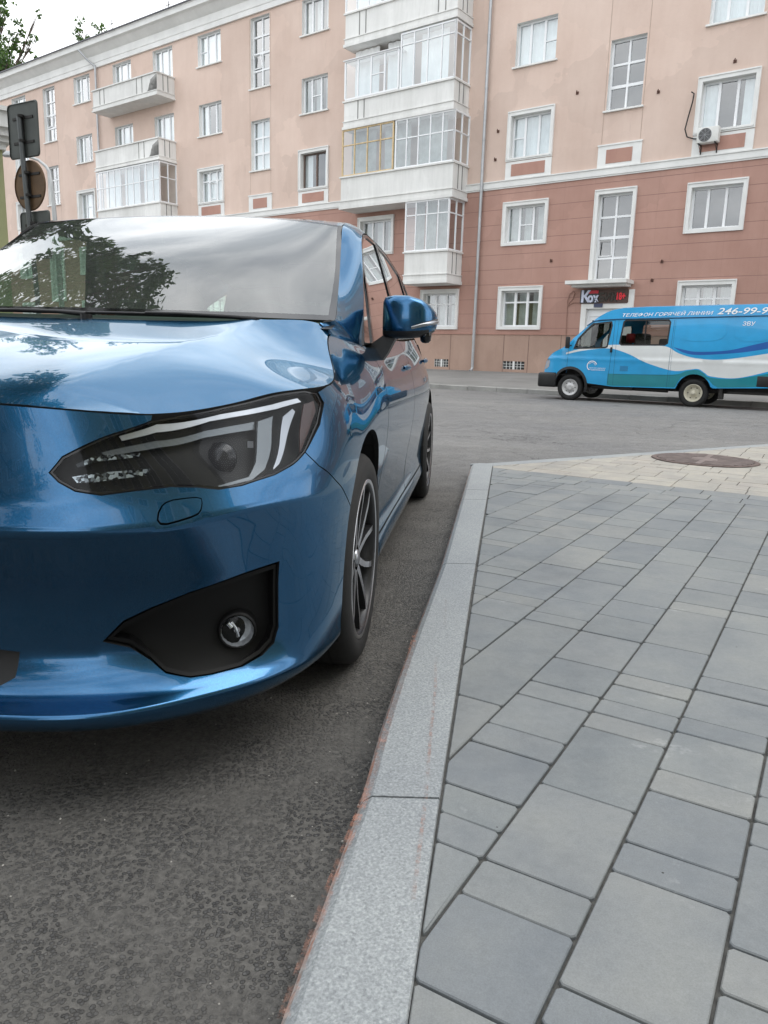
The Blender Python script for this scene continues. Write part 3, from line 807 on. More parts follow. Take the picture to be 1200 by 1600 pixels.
class Glaz:
    """collects one window: frame, panes, sill, casing, curtain"""
frames_holes = []
rw = random.Random(3)
def casing(mb, x0, x1, z0, z1, w=.15, y0=-.06, y1=.0, mi=0, base=True):
    mb.box(x0 - w, x0, y0, y1, z0 - (w if base else 0), z1 + w, mi); mb.box(x1, x1 + w, y0, y1, z0 - (w if base else 0), z1 + w, mi)
    mb.box(x0, x1, y0, y1, z1, z1 + w, mi)
    mb.box(x0 - w - .02, x1 + w + .02, y0 - .03, y1, z1 + w, z1 + w + .045, mi)
    mb.box(x0 - w - .02, x0 - w, y0 - .03, y1, z0 - w * base, z1 + w, mi); mb.box(x1 + w, x1 + w + .02, y0 - .03, y1, z0 - w * base, z1 + w, mi)
    if base: mb.box(x0, x1, y0, y1, z0 - w, z0, mi)
def window(t0, t1, z0, z1, style='three', case=False, panel=False, sill=True, curt='white', frame='white_pvc', open_=None, transom=None):
    """opening t0..t1, z0..z1 in facade units"""
    a, b, c, d = X_(t0), X_(t1), Z_(z0), Z_(z1)
    frames_holes.append((a, b, c, d))
    D = 0.20      # how deep the frame sits
    fm = MB(); f = .065
    fm.box(a, a + f, D - .03, D + .05, c, d); fm.box(b - f, b, D - .03, D + .05, c, d)
    fm.box(a + f, b - f, D - .03, D + .05, d - f, d); fm.box(a + f, b - f, D - .03, D + .05, c, c + f)
    W = b - a - 2 * f; H = d - c - 2 * f; g = .05
    def vbar(u, w_=g, z0_=0, z1_=1, y=.0): fm.box(a + f + W * u - w_ / 2, a + f + W * u + w_ / 2, D - .025 + y, D + .045, c + f + H * z0_, c + f + H * z1_)
    def hbar(v, u0=0, u1=1, w_=g * .8): fm.box(a + f + W * u0, a + f + W * u1, D - .024, D + .04, c + f + H * v - w_ / 2, c + f + H * v + w_ / 2)
    if style == 'three':       # three lights, one of them with a small transom
        vbar(.30, .085); vbar(.68, .085)
        if transom == 0: hbar(.48, .0, .30)
        if transom == 1: hbar(.48, .30, .68)
        if transom == 2: hbar(.48, .68, 1)
    elif style == 'old':       # wooden casement with a top row of small lights
        vbar(.31, .10); vbar(.66, .10); hbar(.70, 0, .31, .06); hbar(.70, .31, .66, .06); hbar(.70, .66, 1, .06)
    elif style == 'two': vbar(.52, .08)
    elif style == 'stair':
        n = max(2, round(H / 0.82)); vbar(.5, .07)
        for i in range(1, n): hbar(i / n, 0, 1, .075 if i != n // 2 else .10)
    w = fm.build('window', M[frame], wall_root)
    p = MB().add([(a + f, D + .02, c + f), (b - f, D + .02, c + f), (b - f, D + .02, d - f), (a + f, D + .02, d - f)], [(0, 1, 2, 3)]).build('pane', M['pane'], w, recalc=False)
    if open_ is not None:      # a tilted-in vent light
        u0, u1, v0, v1 = open_
        x0, x1, q0, q1 = a + f + W * u0, a + f + W * u1, c + f + H * v0, c + f + H * v1
        o = MB(); k = .10
        for (xa, xb, za, zb) in ((x0, x0 + .05, q0, q1), (x1 - .05, x1, q0, q1), (x0, x1, q0, q0 + .05), (x0, x1, q1 - .05, q1)):
            def yy(z): return D - .035 - 0 * z + k * 0
            o.add([(xa, D - .03 - k * (1 - (za - q0) / (q1 - q0)) * 0 + 0, za), (xb, D - .03, za), (xb, D - .03 - k * (zb - q0) / (q1 - q0), zb), (xa, D - .03 - k * (zb - q0) / (q1 - q0), zb)], [(0, 1, 2, 3)])
        o.build('vent_light', M[frame], w)
    if sill:
        s_ = MB(); s_.box(a - .09, b + .09, -.09, 0, c - .07, c - .012); s_.box(a, b, 0, D - .03, c - .05, c - .012); s_.build('sill', M['white_trim'], w)
    if case:
        k = MB(); casing(k, a, b, c, d, .12)
        if panel:
            pz = Z_(6.93); k2 = MB()
            k.box(a - .14, b + .14, -.045, -.001, pz, c - .145); k.build('casing', M['white_trim'], w)
            k2.box(a + .12, b - .12, -.06, -.046, pz + .12, c - .24); k2.build('panel', M['wall_low_plain'], w)
        else: k.build('casing', M['white_trim'], w)
    # curtain and dark room behind
    if curt:
        segs = [(a, b)]
        if curt == 'sides': segs = [(a, a + W * .30), (b - W * .26, b)]
        if curt == 'dimsides': segs = [(a, a + W * .34), (a + W * .42, a + W * .62), (b - W * .28, b)]
        for x0, x1 in segs:
            cu = MB(); n = max(4, int((x1 - x0) / .05)); ph = rw.uniform(0, 6)
            vs = [(x0 + (x1 - x0) * i / n, D + .16 + .022 * math.sin(i * 1.9 + ph) + .01 * math.sin(i * .7), z) for i in range(n + 1) for z in (c, d)]
            cu.add(vs, [(2 * i, 2 * i + 2, 2 * i + 3, 2 * i + 1) for i in range(n)], 0, True)
            cu.build('curtain', M['curtain'] if curt in ('white', 'sides') else M['curtain_dim'], w)
    return w
M['wall_low_plain'] = stucco('terracotta_panel', (0.46, 0.27, 0.215), (0.38, 0.21, 0.17))

colA = (-13.45, -11.97); colR = (-7.25, -5.78)
cols_u = [('A', -13.40, -11.95), ('R', -7.22, -5.78), ('B', -23.08, -21.68), ('C', -29.42, -27.9), ('F', -39.3, -37.85), ('G', -45.6, -44.1), ('H', -3.9, -2.5), ('I', .8, 2.3), ('J', 4.0, 5.5), ('L', 10, 11.5), ('N', -51.5, -50.0)]
for nm, a, b in cols_u:
    cc = {'A': ('white', 'white', 'white', 'dimsides', 'dimsides'), 'R': ('white', 'white', 'sides', None, 'dimsides')}.get(nm, tuple(rw.choice(['white', 'white', 'sides', 'dimsides']) for _ in range(5)))
    tr = {'A': (2, 2, 0, 1, None), 'R': (None, None, None, None, None), 'B': (None, 1, None, None, None)}.get(nm, (0, None, 1, 2, None))
    window(a, b, 13.35, 14.62, curt=cc[0], transom=tr[0])
    window(a, b, 10.46, 11.78, curt=cc[1], transom=tr[1])
    if nm == 'B': window(a, b, 7.6, 8.95, 'two', True, True, frame='brown_frame', curt='sides')
    else: window(a, b, 7.62, 8.95, 'old' if nm in 'C' else 'three', True, True, curt=cc[2], transom=tr[2], open_=(.33, .64, .05, .62) if nm == 'C' else None)
    window(a, b, 4.88, 6.07, case=True, sill=False, curt=cc[3], transom=tr[3])
    window(a, b, 2.05, 3.27, 'old', case=True, sill=False, curt=cc[4])
# windows behind and beside the balconies
for a, b in ((-32.65, -31.2), (-35.85, -34.35)):
    window(a, b, 12.9, 14.62, curt='white', transom=0, sill=False); window(a, b, 10.1, 11.76, curt='white', sill=False)
    window(a, b, 4.88, 6.07, case=True, sill=False, curt='dimsides'); window(a, b, 2.05, 3.27, 'old', case=True, sill=False, curt='dimsides')
window(-19.85, -18.33, 4.88, 6.07, case=True, sill=True, curt='dimsides')
window(-16.72, -15.28, 2.05, 3.25, 'old', case=True, sill=False, curt='dimsides')
window(-19.85, -18.33, 2.05, 3.25, 'old', case=True, sill=False, curt='dimsides')
# staircase windows
stair_cols = [(-10.10, -8.99), (-26.03, -24.9), (-42.3, -41.13), (7.0, 8.1)]
for i, (a, b) in enumerate(stair_cols):
    window(a, b, 11.88, 14.60, 'stair', curt=None, sill=i > 0, open_=(0.02, .48, .28, .48))
    window(a, b, 8.62, 10.62, 'stair', curt='white' if i == 1 else None, sill=True)
    k = MB(); x0, x1, c, d = X_(a), X_(b), Z_(6.93), Z_(7.58)
    k.box(x0 - .16, x1 + .16, -.045, -.001, c, d); k.box(x0 - .18, x1 + .18, -.075, -.001, d, d + .05)
    k.box(x0 + .16, x1 - .16, -.06, -.046, c + .14, d - .14, 1); k.build('wall_panel', [M['white_trim'], M['wall_low_plain']], wall_root)
    window(a, b, 3.52, 6.15, 'stair', True, sill=False, curt=None, open_=(0.02, .48, .27, .47))
# cellar windows with bars
for a, b in ((-16.12, -15.5), (-13.2, -12.35), (-23, -22.2), (-6.9, -6.1), (-3.6, -2.8)):
    x0, x1, c, d = X_(a), X_(b), Z_(.57), Z_(.85)
    frames_holes.append((x0, x1, c, d))
    g = MB(); n = 6
    g.box(x0, x1, .05, .055, c, d, 1)
    for i in range(1, n): xx = x0 + (x1 - x0) * i / n; g.box(xx - .008, xx + .008, .0, .016, c, d)
    for q in (.33, .66): g.box(x0, x1, .017, .03, c + (d - c) * q - .008, c + (d - c) * q + .008)
    g.box((x0 + x1) / 2 - .04, (x0 + x1) / 2 + .04, -.005, .045, c, d)
    g.build('cellar_window', [M['white_trim'], M['dark_room']], wall_root)
# entrance door
dx0, dx1, dz1 = X_(-10.22), X_(-8.83), Z_(2.62)
frames_holes.append((dx0, dx1, BASE_Z, dz1))
door = MB(); door.box(dx0, dx0 + .1, .10, .18, BASE_Z, dz1); door.box(dx1 - .1, dx1, .10, .18, BASE_Z, dz1); door.box(dx0 + .1, dx1 - .1, .10, .18, dz1 - .28, dz1)
door.box(dx0 + .1, (dx0 + dx1) / 2 - .006, .12, .17, BASE_Z, dz1 - .29); door.box((dx0 + dx1) / 2 + .006, dx1 - .1, .12, .17, BASE_Z, dz1 - .29)
do = door.build('entrance_door', M['white_pvc'], wall_root)
MB().box(dx0 + .22, (dx0 + dx1) / 2 - .1, .112, .119, BASE_Z + .9, dz1 - .42).box((dx0 + dx1) / 2 + .1, dx1 - .22, .112, .119, BASE_Z + .9, dz1 - .42).build('door_glass', M['gloss_black'], do)
dc = MB(); dc.box(dx0 - .2, dx0, -.06, 0, BASE_Z, Z_(3.20)); dc.box(dx1, dx1 + .2, -.06, 0, BASE_Z, Z_(3.20)); dc.box(dx0, dx1, -.058, -.002, dz1, dz1 + .20)
dc.build('door_surround', M['white_trim'], do)
cp_ = MB(); cp_.box(X_(-10.75), X_(-8.72), -.78, -.001, Z_(3.36), Z_(3.47)); cp_.box(X_(-10.6), X_(-8.8), -.55, -.001, Z_(3.28), Z_(3.36) - .002)
cp_.build('door_canopy', M['old_white'], wall_root)

# the wall sheet itself, with real openings
ZLIM = [BZ, Z_(1.80), Z_(6.70), Z_(6.90), Z_(14.76)]
xs = sorted(set([X_(-56), X_(14)] + [q for h_ in frames_holes for q in h_[:2]]))
zs = sorted(set(ZLIM + [q for h_ in frames_holes for q in h_[2:]]))
wm = MB(); D_ = .34
for i in range(len(xs) - 1):
    for j in range(len(zs) - 1):
        cx, cz = (xs[i] + xs[i + 1]) / 2, (zs[j] + zs[j + 1]) / 2
        if any(h_[0] < cx < h_[1] and h_[2] < cz < h_[3] for h_ in frames_holes): continue
        mi = 0 if cz > ZLIM[2] else (1 if cz > ZLIM[1] else 2)
        wm.add([(xs[i], 0, zs[j]), (xs[i + 1], 0, zs[j]), (xs[i + 1], 0, zs[j + 1]), (xs[i], 0, zs[j + 1])], [(0, 1, 2, 3)], mi)
for a, b, c, d in frames_holes:     # reveals
    mi = 3 if c > Z_(6.0) or True else 1
    for q in ([(a, 0, c), (a, D_, c), (a, D_, d), (a, 0, d)], [(b, 0, d), (b, D_, d), (b, D_, c), (b, 0, c)], [(a, 0, d), (a, D_, d), (b, D_, d), (b, 0, d)], [(b, 0, c), (b, D_, c), (a, D_, c), (a, 0, c)]):
        wm.add(q, [(0, 1, 2, 3)], mi)
wm.build('wall', [M['wall_up'], M['wall_low'], M['plinth'], M['old_white']], wall_root)
# rooms: a dark slab behind the glass, ends, back and top of the block
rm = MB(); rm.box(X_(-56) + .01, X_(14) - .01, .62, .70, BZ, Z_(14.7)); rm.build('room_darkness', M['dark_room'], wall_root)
bo = MB(); yb = 12.0
bo.add([(X_(-56), 0, BZ), (X_(-56), yb, BZ), (X_(-56), yb, Z_(14.7)), (X_(-56), 0, Z_(14.7))], [(0, 1, 2, 3)])
bo.add([(X_(14), 0, BZ), (X_(14), yb, BZ), (X_(14), yb, Z_(14.7)), (X_(14), 0, Z_(14.7))], [(0, 1, 2, 3)])
bo.add([(X_(-56), yb, BZ), (X_(14), yb, BZ), (X_(14), yb, Z_(14.7)), (X_(-56), yb, Z_(14.7))], [(0, 1, 2, 3)])
bo.build('end_walls', M['wall_up'], wall_root)
# plinth ledge and upright joints, string course, cornice
pl_ = MB(); pl_.box(X_(-56), dx0 - .21, -.03, -.001, Z_(1.77), Z_(1.81)); pl_.box(dx1 + .21, X_(14), -.03, -.001, Z_(1.77), Z_(1.81))
pl_.build('plinth_ledge', M['wall_low_plain'], wall_root)
JM = mat('joint_shadow', (0.22, 0.145, 0.115), 0.9)
for t_ in [-18.9, -17.3, -15.45, -13.22, -12.25, -11.05, -8.1, -6.4, -4.4, -2.3, 0, -20.8, -22.5]:
    MB().box(X_(t_), X_(t_) + .03, -.004, -.001, BZ, Z_(1.765)).build('plinth_joint', JM, wall_root)
SM = mat('stucco_seam', (0.44, 0.33, 0.27), 0.9)
for a, b in stair_cols:
    for q in (a - .06, b + .06):
        MB().box(X_(q) - .012, X_(q) + .012, -.004, -.001, Z_(7.66), Z_(14.6)).build('stucco_seam', SM, wall_root)
st_ = MB()
for x0, x1 in ((X_(-56), X_(14)),):
    st_.box(x0, x1, -.075, -.001, Z_(6.715), Z_(6.90)); st_.box(x0, x1, -.11, -.001, Z_(6.90), Z_(6.935)); st_.box(x0, x1, -.045, -.001, Z_(6.67), Z_(6.715))
st_.build('string_course', M['white_trim'], wall_root)
co_ = MB()
prof = [(0, 14.72), (-.10, 14.72), (-.10, 14.92), (-.13, 14.95), (-.13, 15.26), (-.22, 15.32), (-.46, 15.52), (-.62, 15.56), (-.62, 15.76), (-.66, 15.78), (-.66, 15.80), (2.0, 15.9), (2, 15.3), (0, 15.3)]
pv_ = [(y, Z_(z)) for y, z in prof]
co_.prism(pv_, X_(-56) - .5, X_(14) + .5, plane='yz')
co_.build('cornice', M['white_trim'], wall_root)
rf = MB(); rf.prism([(-.74, Z_(15.805)), (-.74, Z_(15.84)), (6, Z_(17.9)), (12.7, Z_(15.84)), (12.7, Z_(15.805))], X_(-56) - .6, X_(14) + .6, plane='yz'); rf.build('roof', M['roof_metal'], wall_root)
# aerials on the roof
an = MB()
for t_, h_ in ((-31.6, .9), (-26.5, .7), (-36.0, 1.1)):
    x0 = X_(t_); an.tube([(x0, .2, Z_(15.8)), (x0, .2, Z_(15.8) + h_)], .025, 6); an.tube([(x0 - .25, .2, Z_(15.8) + h_ * .8), (x0 + .25, .2, Z_(15.8) + h_ * .8)], .02, 6)
an.build('roof_aerials', M['iron'], wall_root)

# balconies
def balcony(t0, t1, zs0, zs1, zp, depth, grooves=(), glazed=None, frames='white_pvc', worn=False, rows=(), mat_='old_white'):
    """slab between zs0..zs1, parapet up to zp; glazed = (z_top, [(t_a, t_b, n, transom fractions, material)])"""
    x0, x1, a, b, c = X_(t0), X_(t1), Z_(zs0), Z_(zs1), Z_(zp)
    d = depth
    m = MB()
    m.box(x0 - .04, x1 + .04, -d - .05, -.001, a, a + (b - a) * .38); m.box(x0, x1, -d, -.001, a + (b - a) * .38, b)
    m.box(x0 - .03, x1 + .03, -d - .035, -.001, b, b + .035)
    m.box(x0 + .02, x1 - .02, -d + .02, -d + .12, b + .035, c)                      # front parapet
    m.box(x0 + .02, x0 + .12, -d + .12, -.001, b + .035, c); m.box(x1 - .12, x1 - .02, -d + .12, -.001, b + .035, c)
    m.box(x0 - .04, x1 + .04, -d - .05, -d + .16, c, c + .06); m.box(x0 - .04, x0 + .16, -d + .16, -.001, c, c + .06); m.box(x1 - .16, x1 + .04, -d + .16, -.001, c, c + .06)
    for g_ in grooves:
        xg = x0 + (x1 - x0) * g_; m.box(xg - .02, xg + .02, -d + .005, -d + .02, b + .04, c - .01, 1)
    for g_ in (.35, .62): m.box(x1 - .02, x1 - .005, -d + d * g_ - .02, -d + d * g_ + .02, b + .04, c - .01, 1)
    if worn:      # patches where the render has fallen off
        rq = random.Random(int(abs(t0 * 7)))
        for _ in range(5):
            xa = x1 - .02 - rq.uniform(.0, .9); za = b + rq.uniform(.05, .45)
            m.prism([(xa, b + .04), (x1 - .03, b + .04), (x1 - .03, min(c - .05, za + .5)), (xa + .25, za + .28), (xa + .15, za)], -d + .012, -d + .0205, 2)
    o = m.build('balcony', [M[mat_], M['groove'], M['worn']], wall_root)
    if glazed:
        zt, parts = glazed; zt = Z_(zt)
        for (ta, tb, n, trs, fm, y_, zb) in parts:
            f = MB(); xa, xb = (X_(ta), X_(tb)) if y_ is None else (ta * d, tb * d)
            zb_ = c + .06 if zb is None else Z_(zb)
            def bx(u0, u1, z0, z1, w0=.045):
                if y_ is None: f.box(u0, u1, -d - .0, -d + .06, z0, z1)
                else: f.box(x1 - .07, x1 - .01, -u1, -u0, z0, z1)
            bw = .05
            bx(xa, xb, zb_, zb_ + .055); bx(xa, xb, zt - .06, zt)
            for i in range(n + 1):
                u = xa + (xb - xa) * i / n; u = min(max(u, xa + bw / 2), xb - bw / 2); w_ = bw * (1.5 if i in (0, n) else .9)
                bx(max(xa, u - w_ / 2), min(xb, u + w_ / 2), zb_ + .055, zt - .06)
            for q in trs:
                zq = zb_ + (zt - zb_) * q
                for i in range(n):
                    ua = xa + (xb - xa) * i / n + bw * .45; ub = xa + (xb - xa) * (i + 1) / n - bw * .45
                    bx(ua + .02, ub - .02, zq - .022, zq + .022)
            go = f.build('glazing_frame', M[fm], o)
            p = MB()
            if y_ is None: p.add([(xa, -d + .03, zb_), (xb, -d + .03, zb_), (xb, -d + .03, zt), (xa, -d + .03, zt)], [(0, 1, 2, 3)])
            else: p.add([(x1 - .04, -xb, zb_), (x1 - .04, -xa, zb_), (x1 - .04, -xa, zt), (x1 - .04, -xb, zt)], [(0, 1, 2, 3)])
            p.build('balcony_pane', M['pane'], o, recalc=False)
        cu = MB(); n = 60
        vs = [(x0 + .2 + (x1 - x0 - .4) * i / n, -d * .55 + .03 * math.sin(i * 1.7), z) for i in range(n + 1) for z in (b + .05, zt)]
        cu.add(vs, [(2 * i, 2 * i + 2, 2 * i + 3, 2 * i + 1) for i in range(n) if (i // 5) % 4 != 3], 0, True)
        cu.build('balcony_curtain', M['curtain_dim'] if rows else M['curtain'], o)
    return o
M['groove'] = mat('groove_shadow', (0.22, 0.22, 0.21), 0.9)
M['worn'] = mat('bare_concrete', (0.32, 0.315, 0.30), 0.9, var=0.2, vscale=3, bump=0.3, bscale=30)
DB = 1.15
S1 = (0.0, .93)
# middle stack, fourth, third, second floor and the small first-floor bay
balcony(-20.0, -15.12, 12.02, 12.28, 13.1, DB, (.14, .20, .84, .90), (15.2, [(-20.0, -15.12, 9, (.72,), 'white_pvc', None, None)]))
balcony(-20.0, -15.12, 9.20, 9.46, 10.14, DB, (.14, .20), (11.98, [(-17.42, -15.12, 4, (.78,), 'white_pvc', None, None), (.0, 1.0, 2, (.78,), 'white_pvc', 1, None)]))
bt = balcony  # lower part of the third-floor glazing stops short of the slab above
gl = MB(); x0, x1 = X_(-19.95), X_(-17.5); zb, zt = Z_(10.22), Z_(11.55)
gl.box(x0, x1, -DB, -DB + .06, zb, zb + .06); gl.box(x0, x1, -DB, -DB + .06, zt - .06, zt)
for i in range(5):
    u = x0 + (x1 - x0) * i / 4; gl.box(u - .035, u + .035, -DB, -DB + .059, zb + .06, zt - .06)
gl.box(x0 + (x1 - x0) * .5 + .04, x0 + (x1 - x0) * .75 - .04, -DB, -DB + .058, (zb + zt) / 2 - .02, (zb + zt) / 2 + .02)
gl.box(x0 - .08, x1 + .02, -DB - .06, -.01, zt, zt + .03)
go = gl.build('loggia_glazing', M['white_pvc'], wall_root)
MB().add([(x0, -DB + .03, zb), (x1, -DB + .03, zb), (x1, -DB + .03, zt), (x0, -DB + .03, zt)], [(0, 1, 2, 3)]).build('loggia_pane', M['pane'], go, recalc=False)
balcony(-20.1, -15.02, 6.38, 6.66, 7.50, DB, (), (9.2, [(-20.05, -17.62, 4, (.66,), 'wood', None, None), (-17.55, -15.02, 5, (.60,), 'white_pvc', None, None), (0, 1, 2, (.60,), 'white_pvc', 1, None)]), rows=(1,))
balcony(-17.0, -15.1, 3.52, 3.82, 4.60, DB, (), (6.38, [(-17.0, -15.1, 4, (.72,), 'white_pvc', None, None), (0, 1, 2, (.72,), 'white_pvc', 1, None)]), rows=(1,))
# left stack
balcony(-36.15, -31.08, 12.25, 12.45, 13.18, DB, (.12, .19, .70, .78), worn=True)
balcony(-36.15, -31.08, 9.50, 9.66, 10.42, DB, (.70, .78), worn=True)
balcony(-36.15, -31.08, 6.60, 6.90, 7.62, DB, (), (9.46, [(-36.15, -31.08, 10, (.56,), 'white_pvc', None, None), (0, 1, 2, (.62,), 'white_pvc', 1, None)]))

# drainpipes
for t_, z0, z1, off in ((-14.38, .46, 15.3, .14), (-37.12, .46, 14.75, .14), (5.9, .46, 15.3, .14)):
    d = MB(); x = X_(t_); d.tube([(x, -.14, Z_(z0) + .12), (x, -.14, Z_(z1))], .062, 12)
    d.tube([(x, -.14, Z_(z0) + .14), (x, -.17, Z_(z0) + .06), (x - .02, -.30, Z_(z0) - .01)], .062, 12, 0)
    zz = Z_(z0) + 1.4
    while zz < Z_(z1): d.tube([(x, -.14, zz), (x, -.14, zz + .05)], .072, 12); zz += 1.9
    if z1 < 15: d.tube([(x, -.14, Z_(z1)), (x - .35, -.40, Z_(z1) + .35), (x - .75, -.70, Z_(15.5))], .062, 10)
    d.build('drainpipe', M['grey_metal'], wall_root)
# wall anchors and small fittings
fx = MB()
for t_, z in ((-11.6, 4.2), (-7.9, 4.0), (-8.15, 3.45), (-13.9, 8.55), (-13.95, 7.65), (-11.1, 9.3), (-8.5, 8.9), (-6.4, 9.35)):
    x = X_(t_); z = Z_(z); fx.tube([(x, 0, z), (x, -.10, z), (x + .03, -.12, z + .06)], .018, 6); fx.box(x - .05, x + .05, -.02, -.001, z - .05, z + .05)
fx.build('wall_hooks', mat('rusty_hook', (0.12, 0.06, 0.045), 0.8), wall_root)

def onwall(t_, z, y=0): return tuple(NV * (WALL_S + y) + TV * X_(t_) + Vector((0, 0, Z_(z))))
# air conditioner
ac = empty('air_conditioner', onwall(-6.85, 7.15), ROT, label='white box air conditioner with a round fan hung under the second-floor window', cat='air conditioner'); ac.scale = (.86, .86, .86)
m = MB(); m.bbox(-.40, .40, -.46, -.14, .08, .64, .025); m.build('body', mat('ac_white', (0.66, 0.66, 0.63), 0.5, var=0.08), ac)
m = MB(); m.lathe([(.235, -.475), (.25, -.47), (.25, -.462)], 32, 'y', (-.09, 0, .36)); m.lathe([(0, -.465), (.235, -.465)], 32, 'y', (-.09, 0, .36), 1)
for i in range(1, 5): m.lathe([(.05 * i - .004, -.470), (.05 * i + .004, -.470)], 32, 'y', (-.09, 0, .36))
for i in range(8):
    an_ = i * math.pi / 4; m.tube([(-.09, -.472, .36), (-.09 + .235 * math.cos(an_), -.472, .36 + .235 * math.sin(an_))], .005, 4)
m.build('fan_grille', [M['grey_metal'], M['iron']], ac)
m = MB()
for x in (-.3, .3): m.box(x - .02, x + .02, -.5, -.04, .04, .078); m.box(x - .02, x + .02, -.09, -.04, -.25, .04); m.tube([(x, -.45, .04), (x, -.08, -.2)], .012, 6)
m.build('bracket', M['iron'], ac)
cb = MB(); P_ = [(-7.02, 7.38), (-7.3, 7.42), (-7.5, 7.50), (-7.58, 7.72), (-7.52, 8.05), (-7.44, 8.45), (-7.42, 8.66), (-7.50, 8.72)]
cb.tube([onwall(a, b, -.10) for a, b in P_], .022, 8)
tag(cb.build('cable', M['iron']), 'black looped cable hanging on the wall left of the air conditioner', 'cable')
cb = MB(); cb.tube([onwall(a, b, -.03) for a, b in ((-9.75 + -1.1, 1.2), (-10.87, 1.9), (-10.9, 2.9), (-10.84, 3.1), (-10.72, 3.2), (-10.66, 3.12), (-10.72, 2.95), (-10.86, 2.8))], .014, 6)
cb.tube([onwall(-10.88, 2.72, -.03), onwall(-10.7, 2.82, -.03), onwall(-10.45, 2.82, -.03)], .012, 6)
tag(cb.build('cable', mat('painted_cable', (0.30, 0.17, 0.13), 0.7)), 'thin wall-coloured cable looping down beside the shop door', 'cable')

# shop sign over the door
def text_mesh(txt, size, font_scale=1.0, extrude=.01, shear=0.0, spacing=1.0):
    cu = bpy.data.curves.new('txt', 'FONT'); cu.body = txt; cu.size = size; cu.extrude = extrude; cu.shear = shear; cu.space_character = spacing; cu.offset = font_scale
    o = bpy.data.objects.new('txt', cu); COL.objects.link(o)
    bpy.context.view_layer.update()
    me = bpy.data.meshes.new_from_object(o.evaluated_get(bpy.context.evaluated_depsgraph_get()))
    bpy.data.objects.remove(o); return me
def place_text(name, me, mtl, parent, fn):
    """lay a flat lettering mesh on a surface: fn(x, y, depth) -> point"""
    me.materials.clear(); me.materials.append(mtl)
    for v in me.vertices: v.co = fn(v.co.x, v.co.y, v.co.z)
    me.update(); o = bpy.data.objects.new(name, me); COL.objects.link(o); o.parent = parent; return o
sg = empty('shop_sign', onwall(-10.43, 2.78), ROT, label='shop sign board with white, dark and red lettering above the white entrance door', cat='sign')
SW, SH = X_(-8.86) - X_(-10.43), Z_(3.22) - Z_(2.78)
MB().box(0, SW, -.10, -.062, 0, SH).build('board', mat('sign_board', (0.10, 0.062, 0.052), 0.7, var=0.15), sg)
MB().box(0, SW * .395, -.125, -.101, .02, SH - .02).build('dark_plate', mat('sign_plate', (0.035, 0.037, 0.045), 0.5), sg)
MB().box(SW * .175, SW * .395, -.14, -.126, SH - .145, SH - .03).build('red_bar', mat('sign_red', (0.55, 0.02, 0.04), 0.5), sg)
wl = mat('sign_white', (0.62, 0.66, 0.80), 0.5); bl = mat('sign_dark_letters', (0.035, 0.028, 0.02), 0.5); rd = mat('sign_red_letters', (0.85, 0.03, 0.05), 0.5)
place_text('letters', text_mesh('К', .56, .02), wl, sg, lambda x, y, z: Vector((.03 + x, -.145 - z, .06 + y)))
place_text('letters', text_mesh('ох', .40, .02), wl, sg, lambda x, y, z: Vector((.03 + SW * .155 + x * .92, -.145 - z, .06 + y)))
place_text('letters', text_mesh('БИХ', .42, .016), bl, sg, lambda x, y, z: Vector((SW * .415 + x * .78, -.12 - z, .07 + y)))
place_text('letters', text_mesh('18+', .34, .014), rd, sg, lambda x, y, z: Vector((SW * .765 + x * .68, -.12 - z, .13 + y)))
hn = MB(); hn.box(0, .34, -.07, -.062, 0, .16); n_ = hn.build('house_number_plate', mat('plate_blue', (0.05, 0.06, 0.12), 0.5)); n_.location = onwall(-9.95, 2.66, -.02); n_.rotation_euler = (0, 0, ROT)
tag(n_, 'small dark plate on the white lintel under the shop sign', 'plate')


# ------------------------------------------------------------------ the blue car (car space: x outboard, y rearwards, z up)
_YAW = R(6.97)
CAR_O = (-0.93166, 2.2716, 0.0)
car = empty('parked_car', CAR_O, -_YAW, label='metallic blue car parked nose-first at the kerb, close to the camera', cat='car')
BL, DG = M['paint'], M['dark_gap']
AX_F, AX_R, ARCH = 0.05, 2.85, 0.375
def v_at(u, z):
    vv = np.arange(0, 11.001, .05); zz = S(np.full(len(vv), u), vv)[:, 2]; return float(np.interp(z, zz, vv))
def arch_pts(cy, a0, a1, n, rad=ARCH, cz=.33):
    out = []
    for i in range(n + 1):
        a = R(a0 + (a1 - a0) * i / n); y = cy + rad * math.cos(a); z = cz + rad * math.sin(a); out.append((y, v_at(y, max(z, .157))))
    return out
SVW = .062      # a step of v is about this many metres
lamp = [(-1.08, 8.78), (-1.055, 9.25), (-0.993, 9.73), (-0.869, 10.75), (-0.80, 10.93), (-0.679, 10.97), (-0.508, 10.97), (-0.405, 10.97), (-0.364, 10.80), (-0.361, 10.35), (-0.4, 9.7), (-0.471, 9.03), (-0.524, 8.67), (-0.593, 8.28), (-0.685, 8.0), (-0.741, 7.97), (-0.788, 8.14), (-0.843, 8.24), (-0.92, 8.18), (-0.982, 8.09), (-1.031, 8.22), (-1.062, 8.49)]
fog = [(-0.581, 5.53), (-0.58, 4.0), (-0.593, 3.62), (-0.627, 3.36), (-0.685, 3.17), (-0.76, 3.16), (-0.81, 3.2), (-0.861, 3.41), (-0.891, 3.74), (-0.938, 4.1), (-0.997, 4.26), (-0.95, 4.65), (-0.885, 4.9), (-0.798, 5.16), (-0.674, 5.39)]
washer = [(-0.866, 7.66), (-0.858, 7.74), (-0.844, 7.79), (-0.82, 7.80), (-0.796, 7.79), (-0.785, 7.73), (-0.785, 7.58), (-0.790, 7.40), (-0.797, 7.30), (-0.81, 7.25), (-0.835, 7.20), (-0.860, 7.16), (-0.873, 7.19), (-0.878, 7.30), (-.874, 7.50)]
a_end = arch_pts(AX_F, 146, 203, 10)      # front edge of the front arch, top to bottom
